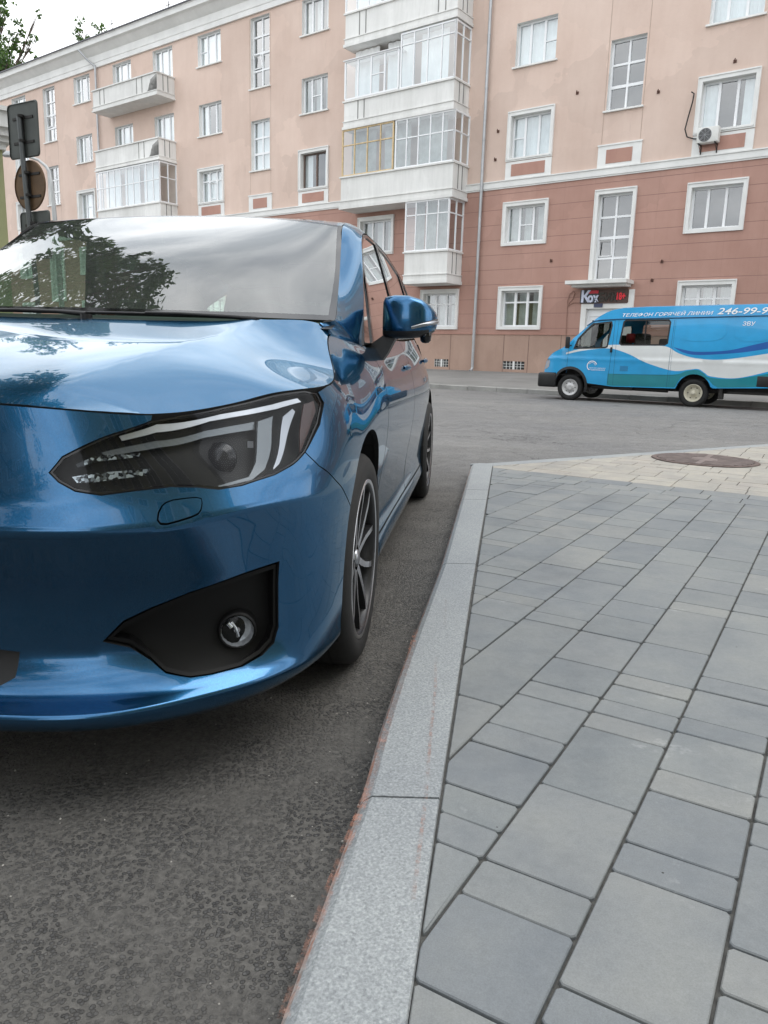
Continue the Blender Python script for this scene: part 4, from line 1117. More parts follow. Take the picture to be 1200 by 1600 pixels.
seam_b = [(-0.471, 9.03), (-0.443, 8.29), (-0.375, 7.39), a_end[0]]
top_f = [(u_, 11.0) for u_ in np.arange(-.86, -1.501, -.04)]
bumper = ([(-1.5, 0.0), (-1.2, 0), (-.9, 0), (-.65, 0), (-.45, 0)] + a_end[::-1] + seam_b[:-1][::-1] + lamp[12:][:] + lamp[0:4] + [(-.865, 11.0)] + top_f[1:] +
          [(-1.5, 8.8), (-1.24, 8.62), (-1.22, 8.2), (-1.25, 7.6), (-1.31, 7.15), (-1.5, 7.1), (-1.5, 4.15), (-1.24, 4.06), (-1.185, 4.0), (-1.19, 3.45), (-1.225, 3.18), (-1.5, 3.0)])
SF = lambda a, b: S(a, b)
patch('front_bumper', car, [BL, DG], bumper, SF, holes=[fog, washer], h=.022, sv=SVW, lip=.018, gap=.0016, both=True, hb=.012)
patch('headlight_washer_cover', car, [BL, DG], washer, SF, h=.012, sv=SVW, lip=.01, gap=.0014, off=.003, mir=True)
# bonnet: a smooth height field through measured points, with its swage line
hp = []
for u_ in np.arange(-1.5, .21, .1):
    p_ = S(u_, 11.0)[0]; hp.append((p_[0], p_[1], p_[2] + .0015))
hp += [(0, -.79, .834), (.2, -.785, .832), (0, -.7, .857), (.2, -.7, .855), (.36, -.74, .838), (0, -.6, .881), (.2, -.6, .879), (.385, -.62, .866), (0, -.4, .921), (.22, -.4, .919), (.43, -.4, .910), (0, -.2, .957), (.22, -.2, .955), (.465, -.2, .946),
       (.50, 0.0, .981), (0, 0, .994), (.25, .02, .994), (0, .05, 1.003), (.4, .09, 1.006), (.7, .20, 1.010), (.6, .12, 1.003)]
hp = np.array(hp); hm_ = hp[hp[:, 0] > .001] * [-1, 1, 1]; HP = np.concatenate([hp, hm_])
def _phi(r2): return np.where(r2 > 1e-12, .5 * r2 * np.log(r2 + 1e-20), 0)
_n = len(HP); _D2 = ((HP[:, None, :2] - HP[None, :, :2]) ** 2).sum(-1)
_A = np.zeros((_n + 3, _n + 3)); _A[:_n, :_n] = _phi(_D2) + np.eye(_n) * 8e-4; _A[:_n, _n] = 1; _A[:_n, _n + 1:] = HP[:, :2]; _A[_n, :_n] = 1; _A[_n + 1:, :_n] = HP[:, :2].T
def crease(l, r):
    ridge = .385 + (r + .62) * .185; d = (np.abs(l) - ridge); w = .006
    fade = np.clip((r + .84) / .12, 0, 1)
    return -0.115 * fade * (np.sqrt(d * d + w * w) - np.abs(.5 - ridge) * 0 + d) * .5
_b = np.zeros(_n + 3); _b[:_n] = HP[:, 2] - crease(HP[:, 0], HP[:, 1]); _W = np.linalg.solve(_A, _b)
def HOOD(a, b):
    a = np.asarray(a); b = np.asarray(b); q = np.stack([a, b], -1); out = np.empty(len(a))
    for i in range(0, len(a), 2000):
        d2 = ((q[i:i + 2000, None] - HP[None, :, :2]) ** 2).sum(-1); out[i:i + 2000] = _phi(d2) @ _W[:_n] + _W[_n] + q[i:i + 2000] @ _W[_n + 1:]
    return np.stack([a, b, out + crease(a, b)], -1)
ft = [tuple(S(u_, 11.0)[0][:2]) for u_ in list(np.arange(-1.5, -.90, .05)) + [-.87, -.84, -.80] + list(np.arange(-.76, .21, .04))]
ft[0] = (0.0, ft[0][1])
hood_half = ft + [(.715, .21), (.70, .205), (.55, .135), (.4, .088), (.2, .055), (0, .045)]
hood_full = [p_ for p_ in hood_half] + [(-p_[0], p_[1]) for p_ in hood_half[::-1]][1:-1]
patch('bonnet', car, [BL, DG], hood_full, HOOD, h=.017, lip=.016, gap=.0022, hb=.012)

# front wing
a_f = arch_pts(AX_F, 146, -23, 30)
wing = ([(-0.471, 9.03)] + [(-0.443, 8.29), (-0.375, 7.39)] + a_f + [(.465, 1.4), (.470, 3.0), (.475, 6), (.475, 9), (.47, 11.0)] + [(u_, 11.0) for u_ in np.arange(.42, -.35, -.06)] + [(-.357, 10.85), (-.352, 10.35), (-.394, 9.66)])
patch('front_wing', car, [BL, DG], wing, SF, h=.025, sv=SVW, lip=.016, gap=.0016, mir=True, hb=.012)
# sill
sill = [(.45, 0), (2.46, 0)] + [(2.49, v_at(2.49, .22)), (2.49, 3.35), (1.5, 3.4), (.478, 3.4), (.474, 1.5)]
patch('sill', car, [BL, DG], sill, SF, h=.04, sv=SVW, lip=.016, mir=True)
fd = [(.478, 3.45), (1.50, 3.45), (1.51, 7), (1.50, 11), (1.1, 11), (.8, 11), (.478, 11)]
fdo = patch('front_door', car, [BL, DG], fd, SF, h=.035, sv=SVW, lip=.016, mir=True)
ra = arch_pts(AX_R, 170, 100, 12)
rd_ = [(1.505, 3.45), (2.478, 3.45)] + [(2.478, v_at(2.478, .38))] + [q for q in ra if q[0] < 2.76] + [(2.72, 8.2), (2.66, 9.5), (2.64, 11), (2.2, 11), (1.8, 11), (1.505, 11), (1.515, 7)]
rdo = patch('rear_door', car, [BL, DG], rd_, SF, h=.035, sv=SVW, lip=.016, mir=True)
ra2 = [q for q in arch_pts(AX_R, 104, -24, 22)]
qp = [(2.645, 11), (2.665, 9.5), (2.725, 8.2)] + [q for q in ra2 if q[0] > 2.74] + [(3.4, 0), (3.4, 11), (3.1, 11)]
patch('rear_wing', car, [BL, DG], qp, SF, h=.04, sv=SVW, lip=.016, mir=True)
for dd, (ya, yb) in ((fdo, (1.26, 1.42)), (rdo, (2.36, 2.52))):
    for o_, sx in zip(dd, (1, -1)):
        zh_ = .868 if ya < 2 else .895
        hnd = MB(); pts = []
        for i in range(9):
            k = i / 8; y_ = ya + (yb - ya) * k; p_ = S(y_, v_at(y_, .87))[0]
            pts.append((sx * (p_[0] - .002 + .012 * math.sin(math.pi * k) ** .5), y_, zh_ + .006 * k))
        hnd.tube(pts, [.008, .011, .012, .013, .013, .013, .012, .011, .008], 10)
        hnd.build('handle', BL, o_)
        cup = MB(); p_ = S((ya + yb) / 2, v_at((ya + yb) / 2, .87))[0]
        cup.lathe([(0, .0), (.018, .001), (.021, .0015)], 20, 'x', (0, 0, 0)); cup.v = [(sx * (p_[0] + .0015 + v[0]), (ya + yb) / 2 - .01 + v[1] * 1.5, zh_ + v[2]) for v in cup.v]
        cup.build('handle_recess', M['gloss_black'], o_)

# glasshouse
def lside(r, z):
    r = np.asarray(r, float); z = np.asarray(z, float)
    return .802 - .245 * (z - .951) - .035 * np.clip((r - 1.6) / 1.6, 0, 2) ** 2 + .010 * np.sin(np.clip((z - .95) / .47, 0, 1) * math.pi)
def SIDE(a, b): return np.stack([lside(a, b), a, b], -1)
def wsE(t_):       # windscreen edge going up the pillar
    return nspline([0, .22, .45, .75, 1], np.array([(.740, .24, 1.022), (.716, .40, 1.10), (.690, .565, 1.192), (.655, .775, 1.322), (.636, .905, 1.405)]), np.atleast_1d(t_))
def wsC(t_): return nspline([0, .5, 1], np.array([(0, .085, 1.022), (0, .55, 1.268), (0, 1.035, 1.462)]), np.atleast_1d(t_))
def WS(a, b):
    a = np.asarray(a, float); b = np.asarray(b, float); E_, C_ = wsE(b), wsC(b); k = np.abs(a)[..., None] ** 2.3
    P_ = C_ + (E_ - C_) * k; P_[..., 0] = a * E_[..., 0]; return P_
ro_ = [(-1.0, .0), (-.5, .0), (0, 0), (.5, 0), (1.0, 0), (1.0, .5), (1, 1), (.5, 1), (0, 1), (-.5, 1), (-1, 1), (-1, .5)]
gr_ = [(-.97, .045), (-.5, .03), (0, .03), (.5, .03), (.97, .045), (.977, .5), (.965, .975), (.5, .982), (0, .982), (-.5, .982), (-.965, .975), (-.977, .5)]
patch('windscreen', car, [M['windscreen']], gr_, WS, h=.04, lip=0, gap=0)
patch('windscreen_border', car, [M['gloss_black']], ro_, WS, holes=[gr_], h=.03, lip=0, gap=0, hb=.02)
# side windows: daylight opening in (y, z)
DLO = [(.441, .953), (.562, 1.083), (.70, 1.20), (.83, 1.295), (.93, 1.355), (1.03, 1.393), (1.16, 1.412), (1.40, 1.422), (1.7, 1.420), (2.0, 1.408), (2.4, 1.380), (2.7, 1.350), (2.95, 1.300), (3.08, 1.22), (3.06, 1.12), (2.9, 1.055), (2.64, 1.03), (2.2, 1.015), (1.5, .995), (.9, .975)]
panes = [[(.46, .958), (.565, 1.07), (.705, 1.19), (.775, 1.236), (.690, 1.07), (.655, .966)],
         [(.69, .968), (.725, 1.07), (.81, 1.255), (.93, 1.342), (1.03, 1.380), (1.16, 1.399), (1.42, 1.408), (1.50, 1.2), (1.555, .999), (.9, .978)],
         [(1.64, 1.003), (1.58, 1.2), (1.50, 1.408), (1.7, 1.406), (2.0, 1.394), (2.4, 1.367), (2.56, 1.2), (2.60, 1.032), (2.2, 1.018)],
         [(2.66, 1.038), (2.62, 1.2), (2.47, 1.36), (2.7, 1.336), (2.93, 1.29), (3.06, 1.215), (3.045, 1.125), (2.89, 1.06)]]
for i, pn in enumerate(panes): patch('side_window', car, [M['side_glass'] if i < 2 else M['privacy_glass']], pn, SIDE, h=.06, lip=0, gap=-.002, off=-.006, mir=True)
patch('window_frame', car, [M['gloss_black']], DLO, SIDE, holes=panes, h=.05, lip=.012, gap=0, off=-.001, mir=True, hb=.02)
# pillar and roof rail: strip between the windscreen / roof edge and the daylight opening
inner = [(.700, .200, 1.012), (.740, .24, 1.024)] + [tuple(p_) for p_ in wsE([.22, .45, .75, 1])] + [(.625, 1.10, 1.447), (.615, 1.6, 1.470), (.60, 2.2, 1.458), (.58, 2.8, 1.412), (.55, 3.2, 1.35)]
p0, p1 = S(.19, 11)[0], S(.44, 11)[0]
outer = [tuple(p0), tuple(p1)] + [tuple(SIDE(np.array([a]), np.array([b]))[0]) for a, b in ((.562, 1.085), (.71, 1.210), (.93, 1.359), (1.03, 1.396), (1.16, 1.415), (1.65, 1.424), (2.2, 1.397), (2.8, 1.336), (3.10, 1.22))]
kk_ = np.linspace(0, 10, 11)
def RAIL(a, b):
    b = np.asarray(b, float); i_ = pchip(kk_, np.array(inner), b); o_ = pchip(kk_, np.array(outer), b); a = np.asarray(a, float)[..., None]
    m_ = i_ + (o_ - i_) * a
    bul = np.sin(np.clip(a, 0, 1) * math.pi) * .004 * np.clip(b[..., None] / 1.5, 0.1, 1)
    return m_ + bul * np.array([.72, -.15, .68])
patch('roof_rail', car, [BL, DG], [(0, 0), (1, 0), (1, 5), (1, 10), (0, 10), (0, 5)], RAIL, h=.08, sv=.3, lip=.008, gap=0, mir=True, hb=.05)
def ROOF(a, b):
    a = np.asarray(a, float); b = np.asarray(b, float)      # a -1..1 across, b along y
    le = np.interp(b, [.9, 1.10, 1.6, 2.2, 2.8, 3.2], [.636, .625, .615, .60, .58, .55]); ze = pchip([.85, 1.10, 1.6, 2.2, 2.8, 3.2, 3.3], np.array([1.39, 1.447, 1.470, 1.458, 1.412, 1.35, 1.33]), b)
    zc = ze + .022; return np.stack([a * le, b, zc - (zc - ze) * np.abs(a) ** 2.5], -1)
hd = [(a_, float(WS(np.array([a_]), np.array([1.0]))[0][1]) + .006) for a_ in np.linspace(-.99, .99, 23)]
patch('roof', car, [BL, DG], hd + [(.995, 2.0), (.995, 3.2), (-.995, 3.2), (-.995, 2.0)], ROOF, h=.06, lip=.012, gap=.001, hb=.05)
# tail: rear screen, hatch and rear bumper
def TAIL(a, b):
    b = np.asarray(b, float); a = np.asarray(a, float)
    y_ = pchip([0, 1, 2, 3, 4, 5], np.array([3.52, 3.56, 3.56, 3.50, 3.36, 3.2]), b); z_ = pchip([0, 1, 2, 3, 4, 5], np.array([.2, .45, .7, .98, 1.14, 1.372]), b); w_ = pchip([0, 1, 2, 3, 4, 5], np.array([.72, .80, .80, .74, .66, .55]), b)
    return np.stack([a * w_, y_ - .13 * np.abs(a) ** 4, z_], -1)
patch('tailgate', car, [BL, DG], [(-1, 0), (1, 0), (1, 3.1), (-1, 3.1)], TAIL, h=.1, sv=.25, lip=.01)
patch('rear_screen', car, [M['privacy_glass']], [(-1, 3.15), (1, 3.15), (1, 5), (-1, 5)], TAIL, h=.1, sv=.25, lip=0)
# black scuttle and underbody so that light does not leak under the shell
m = MB(); m.box(-.60, .60, -.45, 3.3, .17, .70)
m.build('underbody', M['black_plastic'], car)
for cy in (AX_F, AX_R):
    for sx in (1, -1):
        m = MB()
        for i in range(16):
            a0, a1 = math.pi * (i / 15 * 1.24 - .12), math.pi * ((i + 1) / 15 * 1.24 - .12); q = []
            if i == 15: continue
            for a_, x_ in ((a0, .866), (a1, .866), (a1, .62), (a0, .62)): q.append((sx * x_, cy + .385 * math.cos(a_), .33 + .385 * math.sin(a_)))
            m.add(q, [(0, 1, 2, 3)])
        m.box(sx * .60, sx * .625, cy - .42, cy + .42, .16, .74)
        m.build('wheel_liner', DG, car)
m = MB(); cw = [(-.74, .215), (-.55, .14), (-.3, .075), (0, .05), (.3, .075), (.55, .14), (.74, .215)]
for (x0, y0), (x1, y1) in zip(cw[:-1], cw[1:]):
    m.add([(x0, y0 - .03, .994), (x1, y1 - .03, .994), (x1, y1 + .055, 1.016), (x0, y0 + .055, 1.016)], [(0, 1, 2, 3)])
m.build('scuttle', M['black_plastic'], car)
# grilles
def SO(d):
    def f_(a, b):
        P_ = S(a, b); e = 1e-3; n_ = np.cross(S(a + e, b) - S(a - e, b), S(a, b + e * 16) - S(a, b - e * 16)); n_ /= np.linalg.norm(n_, axis=-1, keepdims=True) + 1e-12
        return P_ - n_ * d
    return f_
patch('lower_grille', car, [M['black_plastic']], [(-1.5, 2.9), (-1.19, 3.05), (-1.15, 3.45), (-1.15, 4.05), (-1.22, 4.15), (-1.5, 4.25)], SF, off=-.02, h=.03, sv=SVW, lip=0, gap=0, both=True)
patch('upper_grille', car, [M['gloss_black']], [(-1.5, 7.0), (-1.28, 7.05), (-1.22, 7.5), (-1.20, 8.2), (-1.21, 8.7), (-1.5, 8.9)], SF, off=-.025, h=.03, sv=SVW, lip=0, gap=0, both=True)
m = MB()
for sx in (1, -1):
    pts = [(sx * x_, y_, z_) for x_, y_, z_ in ((.06, -.905, .655), (.15, -.898, .660), (.22, -.890, .664))]; m.tube(pts, .009, 8)
m.build('grille_trim', M['chrome'], car)

# headlights
def SO(d):
    def f_(a, b):
        P_ = S(a, b); e = 1e-3; n_ = np.cross(S(a + e, b) - S(a - e, b), S(a, b + e * 16) - S(a, b - e * 16)); n_ /= np.linalg.norm(n_, axis=-1, keepdims=True) + 1e-12
        return P_ - n_ * d
    return f_
lens_o = patch('headlight', car, [M['lens']], lamp, SF, h=.02, sv=SVW, lip=0, gap=.002, off=-.001, mir=True, hb=.012)
parts = [('lamp_housing', lamp, .038, 'deep_black', .0, 0), ('lamp_rim', lamp, .0, 'gloss_black', .0, 1),
 ('chrome_strip', [(-0.94, 10.03), (-0.854, 10.65), (-0.68, 10.76), (-0.51, 10.69), (-0.426, 10.75), (-0.418, 10.6), (-0.5, 10.52), (-0.715, 10.58), (-0.857, 10.32), (-0.935, 9.86)], .010, 'bright_trim', .004, 0),
 ('light_guide', [(-0.98, 9.43), (-0.858, 10.04), (-0.726, 10.3), (-0.57, 10.3), (-0.575, 10.05), (-0.732, 10.06), (-0.846, 9.82), (-0.968, 9.32)], .024, 'ribbed', .008, 0),
 ('light_guide', [(-0.566, 10.25), (-0.515, 10.32), (-0.551, 9.49), (-0.60, 8.67), (-0.645, 8.27), (-0.73, 8.1), (-0.734, 8.17), (-0.650, 8.41), (-0.617, 8.96)], .014, 'ribbed', .006, 0),
 ('chrome_blade', [(-0.490, 10.22), (-0.454, 10.41), (-0.449, 10.30), (-0.500, 9.62), (-0.557, 8.8), (-0.581, 8.58), (-0.579, 8.66), (-0.532, 9.44)], .008, 'satin', .004, 0),
 ('side_reflector', [(-0.41, 10.5), (-0.371, 10.56), (-0.379, 10.14), (-0.42, 9.64), (-0.474, 9.1), (-0.455, 9.6)], .012, 'amber', .004, 0),
 ('indicator', [(-1.033, 9.05), (-0.993, 9.31), (-0.896, 9.5), (-0.901, 9.36), (-0.994, 9.14), (-1.029, 8.95)], .016, 'crystal', .004, 0),
 ('indicator', [(-1.041, 8.66), (-0.994, 8.79), (-0.879, 8.96), (-0.885, 8.72), (-0.994, 8.50), (-1.031, 8.48)], .016, 'crystal', .004, 0)]
def scalep(poly, k):
    p_ = np.array(poly); c_ = p_.mean(0); return c_ + (p_ - c_) * k
for nm, poly, d_, m__, lip_, ring in parts:
    if ring:
        q = inset(np.array(lamp) * [1, SVW], .006) / [1, SVW]
        rr_ = patch(nm, None, [M[m__]], lamp, SF, holes=[[tuple(x_) for x_ in q]], h=.02, sv=SVW, lip=.0, gap=0.0012, off=.0004, mir=True, hb=.012)
    else:
        rr_ = patch(nm, None, [M[m__]], poly if nm != 'lamp_housing' else [tuple(x_) for x_ in scalep(poly, 1.02)], SF, off=-d_, h=.016, sv=SVW, lip=lip_, gap=0, mir=True, hb=.01)
    for o_, l_ in zip(rr_, lens_o): o_.parent = l_
for l_, sx in zip(lens_o, (1, -1)):      # projector
    p_ = SO(.035)(np.array([-.70]), np.array([9.3]))[0]; m = MB()
    m.lathe([(0, -.022), (.016, -.019), (.027, -.010), (.031, 0), (.036, .004), (.036, .012)], 28, 'y', (sx * p_[0], p_[1] + .006, p_[2])); m.build('projector_lens', M['lamp_eye'], l_)
    q_ = SO(.012)(np.array([-.615]), np.array([9.55]))[0]; MB().box(sx * q_[0] - .006, sx * q_[0] + .006, q_[1] - .004, q_[1] + .0, q_[2] - .007, q_[2] + .007).build('sensor', M['satin'], l_)  # square highlight in the lamp, made as a small bright box
# fog lamp pocket
def POCK(a, b):
    return SO(.034)(a, b)
pk = patch('fog_lamp_bezel', car, [M['deep_black']], [tuple(x_) for x_ in scalep(fog, 1.04)], SF, off=-.034, h=.03, sv=SVW, lip=0, gap=0, mir=True, hb=.02)
fi_ = [tuple(x_ / np.array([1, SVW])) for x_ in inset(np.array(fog) * [1, SVW], .012)]
for o_, sx in zip(patch('bezel_rim', None, [M['deep_black']], [tuple(x_) for x_ in fog], SF, holes=[fi_], h=.02, sv=SVW, lip=.03, gap=.003, off=-.006, mir=True, hb=.012), (0, 1)): o_.parent = pk[sx]
for sx, pko in ((1, pk[0]), (-1, pk[1])):
    p_ = SO(.012)(np.array([-.672]), np.array([4.02]))[0]
    fl_ = empty('fog_lamp', (0, 0, 0)); fl_.parent = car; fl_.location = (sx * p_[0], p_[1], p_[2]); fl_.rotation_euler = (0, 0, sx * R(22))
    m = MB(); m.lathe([(0, -.010), (.014, -.009), (.026, -.005), (.036, .003)], 36, 'y'); m.build('fog_lens', M['lens'], fl_)
    m = MB(); m.lathe([(.0362, .000), (.0355, .008), (.031, .018), (.022, .026), (.010, .030), (0, .031)], 18, 'y', smooth=False); m.build('reflector', M['fog_refl'], fl_)
    m = MB(); m.lathe([(.0365, .008), (.0365, -.002), (.040, -.003), (.044, .012), (.046, .03)], 32, 'y'); m.build('fog_ring', M['deep_black'], fl_)
    m = MB(); m.tube([(0, .03, 0), (0, .008, 0)], .007, 10); m.tube([(-.012, .006, .020), (-.004, .002, .008), (.000, .002, -.004), (.002, .004, -.014)], .0035, 8); m.tube([(-.02, .006, .018), (-.012, .004, .008)], .005, 8); m.build('bulb', M['chrome'], fl_)
# mirrors
def mirror_obj(sx):
    n = 28
    secs = [(.838, .992, 1.112, .035, .655), (.846, .985, 1.124, .052, .650), (.88, .981, 1.131, .066, .646), (.93, .982, 1.130, .070, .645), (.975, .988, 1.118, .064, .652), (1.005, .998, 1.098, .050, .665), (1.022, 1.012, 1.078, .032, .68), (1.028, 1.03, 1.06, .012, .69)]
    V_ = []; 
    for x_, z0, z1, ry, yc in secs:
        for k in range(n):
            a = 2 * math.pi * k / n; c_, s_ = math.cos(a), math.sin(a); e_ = .48
            yy = yc + ry * math.copysign(abs(c_) ** e_, c_); zz = (z0 + z1) / 2 + (z1 - z0) / 2 * math.copysign(abs(s_) ** e_, s_)
            V_.append((sx * x_, yy, zz))
    bm = bmesh.new(); vv = [bm.verts.new(v) for v in V_]
    for i in range(len(secs) - 1):
        for k in range(n):
            f_ = bm.faces.new([vv[i * n + k], vv[i * n + (k + 1) % n], vv[(i + 1) * n + (k + 1) % n], vv[(i + 1) * n + k]]); f_.smooth = True
            zc = f_.calc_center_median().z; f_.material_index = 0 if zc > 1.010 else 1
    for s_, e_ in ((0, 1), (-n, None)):
        f_ = bm.faces.new(vv[:n] if s_ == 0 else vv[-n:]); f_.material_index = 0; f_.smooth = False
    bmesh.ops.recalc_face_normals(bm, faces=bm.faces)
    me = bpy.data.meshes.new('wing_mirror'); bm.to_mesh(me); bm.free(); me.materials.append(BL); me.materials.append(M['black_plastic'])
    o = bpy.data.objects.new('wing_mirror', me); COL.objects.link(o); o.parent = car
    m = MB()
    st = [(.945, .5785, 1.020), (.985, .592, 1.030), (1.015, .632, 1.038), (1.031, .672, 1.043)]
    m.add([(sx * (x_ + .001), y_ - .003, z_ - .009 + .002) for x_, y_, z_ in st] + [(sx * (x_ + .002), y_ - .004, z_ + .004 + .003 * i) for i, (x_, y_, z_) in enumerate(st)], [(i, i + 1, i + 5, i + 4) for i in range(3)], 0, True)
    m.tube([(sx * x_, y_ - .002, z_) for x_, y_, z_ in st], [.003, .006, .0075, .005], 8)
    m.build('side_repeater', M['satin'], o)
    m = MB(); m.prism([(.845, .995), (.888, .990), (.858, .93), (.838, .90), (.79, .935), (.79, .955)], .63, .69); m.v = [(sx * a, b, c) for a, b, c in m.v]; m.build('mirror_arm', M['black_plastic'], o)
    m = MB(); m.lathe([(0, -.028), (.012, -.026), (.019, -.018), (.021, 0), (.018, .03)], 20, 'z', (sx * .992, .64, .995)); m.build('mirror_camera', M['gloss_black'], o)
    MB().add([(sx * .86, .722, 1.0), (sx * 1.01, .722, 1.01), (sx * 1.0, .722, 1.09), (sx * .87, .722, 1.11)], [(0, 1, 2, 3)]).build('mirror_glass', M['chrome'], o)
mirror_obj(1); mirror_obj(-1)
# wipers
def wiper(name, pts, armpts):
    m = MB(); m.tube(pts, .004, 8); m.build(name, M['black_plastic'], car)
    m2 = MB(); m2.tube(armpts, [.008, .006, .005, .004][:len(armpts)], 8); m2.tube([armpts[0], (armpts[0][0], armpts[0][1], armpts[0][2] - .02)], .018, 12); m2.build('wiper_arm', M['black_plastic'], car)
def wsp(a, b, d=.012):
    P_ = WS(np.array([a]), np.array([b]))[0]; return (P_[0], P_[1] - .012 - d * .5, P_[2] - .010 + d * .6)
wiper('wiper_blade', [wsp(a_, .002 + .012 * (1 - abs(a_ - .2)), .006) for a_ in np.linspace(-.22, .72, 12)], [wsp(.70, .0, .008), wsp(.60, .004, .012), wsp(.4, .012, .012), wsp(.26, .014, .010)])
wiper('wiper_blade', [wsp(a_, .002 + .012 * (1 - abs(a_ + .5)), .006) for a_ in np.linspace(-.9, -.1, 12)], [wsp(.02, .0, .008), wsp(-.1, .006, .012), wsp(-.3, .012, .012), wsp(-.45, .014, .010)])
# registration and inspection stickers are only pale patches inside the screen
# interior
m = MB(); m.prism([(.15, .96), (.45, 1.005), (.62, .99), (.70, .93), (.72, .60), (.15, .60)], -.70, .70, plane='yz'); m.bbox(.2, .56, .42, .62, .97, 1.045, .02); m.build('dashboard', M['cloth'], car)
m = MB(); m.lathe([(.175, -.012), (.187, 0), (.175, .012), (.163, 0), (.175, -.012)], 36, 'y', (.36, .78, .93)); m.box(.20, .52, .775, .79, .91, .95); m.build('steering_wheel', M['cloth'], car)
for x_ in (.36, -.36):
    m = MB(); m.bbox(x_ - .24, x_ + .24, .95, 1.45, .42, .60, .05); m.bbox(x_ - .23, x_ + .23, 1.42, 1.56, .55, 1.14, .06); m.bbox(x_ - .13, x_ + .13, 1.45, 1.55, 1.16, 1.33, .04); m.tube([(x_ - .05, 1.5, 1.1), (x_ - .05, 1.5, 1.2)], .008, 6); m.tube([(x_ + .05, 1.5, 1.1), (x_ + .05, 1.5, 1.2)], .008, 6); m.build('seat', M['cloth'], car)
m = MB(); m.bbox(-.62, .62, 2.0, 2.45, .42, .60, .05); m.bbox(-.62, .62, 2.42, 2.58, .55, 1.10, .06); m.build('rear_seat', M['cloth'], car)
m = MB(); m.box(-.70, .70, .2, 3.1, .30, .34); m.box(-.76, -.73, .5, 2.9, .34, .93); m.box(.73, .76, .5, 2.9, .34, .93); m.build('cabin_floor', M['cloth'], car)
m = MB(); m.bbox(-.11, .11, .93, .97, 1.33, 1.40, .012); m.tube([(0, .95, 1.38), (0, .97, 1.415)], .01, 6); m.build('rear_view_mirror', M['black_plastic'], car)
patch('headlining', car, [M['headliner']], [(-.93, 1.06), (.93, 1.06), (.93, 3.1), (-.93, 3.1)], lambda a, b: ROOF(a, b) - np.array([0, 0, .03]), h=.2, lip=0)

# wheels
def make_wheel():
    w = empty('wheel', (0, 0, 0)); w.parent = car
    m = MB(); rt = .3185
    pr = [(.232, -.100), (.245, -.108), (.27, -.112), (.29, -.110), (.305, -.100), (rt - .004, -.088), (rt, -.07), (rt, 0), (rt, .07), (rt - .004, .088), (.305, .100), (.29, .110), (.27, .112), (.245, .108), (.232, .100), (.225, .085), (.225, -.085)]
    m.lathe([(a, b) for a, b in pr], 72, 'x')
    for q in (-.045, -.015, .015, .045):
        m.lathe([(rt + .0008, q - .004), (rt + .0008, q + .004)], 72, 'x', mi=1)
    for k in range(60):     # shoulder blocks
        a0 = 2 * math.pi * k / 60; a1 = a0 + .018
        m.add([((x_), r_ * math.cos(a_), r_ * math.sin(a_)) for a_, r_, x_ in ((a0, rt + .001, .06), (a1, rt + .001, .06), (a1, .3035, .1012), (a0, .3035, .1012))], [(0, 1, 2, 3)], 1)
    m.build('tyre', [M['tyre'], M['dark_gap']], w)
    m = MB()
    m.lathe([(.238, .096), (.240, .103), (.236, .107), (.228, .106), (.222, .098), (.218, .080), (.212, .03), (.205, -.06), (.22, -.09)], 72, 'x', mi=0)
    rim = m.build('rim', [M['rim_dark'], M['rim_face']], w)
    m = MB(); m.lathe([(.2405, .1015), (.2395, .1078), (.231, .1078), (.2265, .1035)], 72, 'x'); m.build('rim_lip', M['rim_face'], rim)
    m = MB()
    for k in range(5):
        a = 2 * math.pi * k / 5 + .32
        for sgn in (-1, 1):     # Y spoke: two blades that spread towards the rim
            def pt(r_, off, x_): 
                ca, sa = math.cos(a), math.sin(a); return (x_, r_ * ca - off * sa, r_ * sa + off * ca)
            rs = [(.035, .012, .012, .082), (.075, .020, .011, .086), (.12, .034, .010, .090), (.17, .056, .010, .096), (.228, .088, .011, .099)]
            fr_, bk_ = [], []
            for r_, o_, w_, x_ in rs:
                o_ *= sgn; fr_ += [pt(r_, o_ - w_, x_), pt(r_, o_ + w_, x_)]; bk_ += [pt(r_, o_ - w_ - .003, x_ - .03), pt(r_, o_ + w_ + .003, x_ - .03)]
            n = len(rs); vs = fr_ + bk_
            m.add(vs, [(2 * i, 2 * i + 1, 2 * i + 3, 2 * i + 2) for i in range(n - 1)], 1)
            m.add(vs, [(2 * i, 2 * i + 2, 2 * n + 2 * i + 2, 2 * n + 2 * i) for i in range(n - 1)] + [(2 * i + 1, 2 * n + 2 * i + 1, 2 * n + 2 * i + 3, 2 * i + 3) for i in range(n - 1)], 0)
    m.lathe([(0, .078), (.030, .078), (.034, .074), (.060, .072), (.068, .060), (.07, .04)], 40, 'x')
    for k in range(5):
        a = 2 * math.pi * k / 5 + .32 + math.pi / 5; m.lathe([(0, .078), (.007, .077), (.009, .068)], 8, 'x', (0, .05 * math.cos(a), .05 * math.sin(a)))
    m.build('spokes', [M['rim_dark'], M['rim_face']], rim)
    m = MB(); m.lathe([(0, .089), (.020, .088), (.027, .082), (.028, .075)], 28, 'x'); m.build('hub_cap', M['satin'], rim)
    m = MB(); m.lathe([(.06, .012), (.148, .012), (.148, -.01), (.06, -.01)], 48, 'x'); m.build('brake_disc', M['disc'], w)
    m = MB(); m.lathe([(.0, -.02), (.2, -.02)], 24, 'x'); m.box(.0, .03, -.15, -.08, -.07, .07); m.build('brake_drum', M['dark_gap'], w)
    return w
w0 = make_wheel()
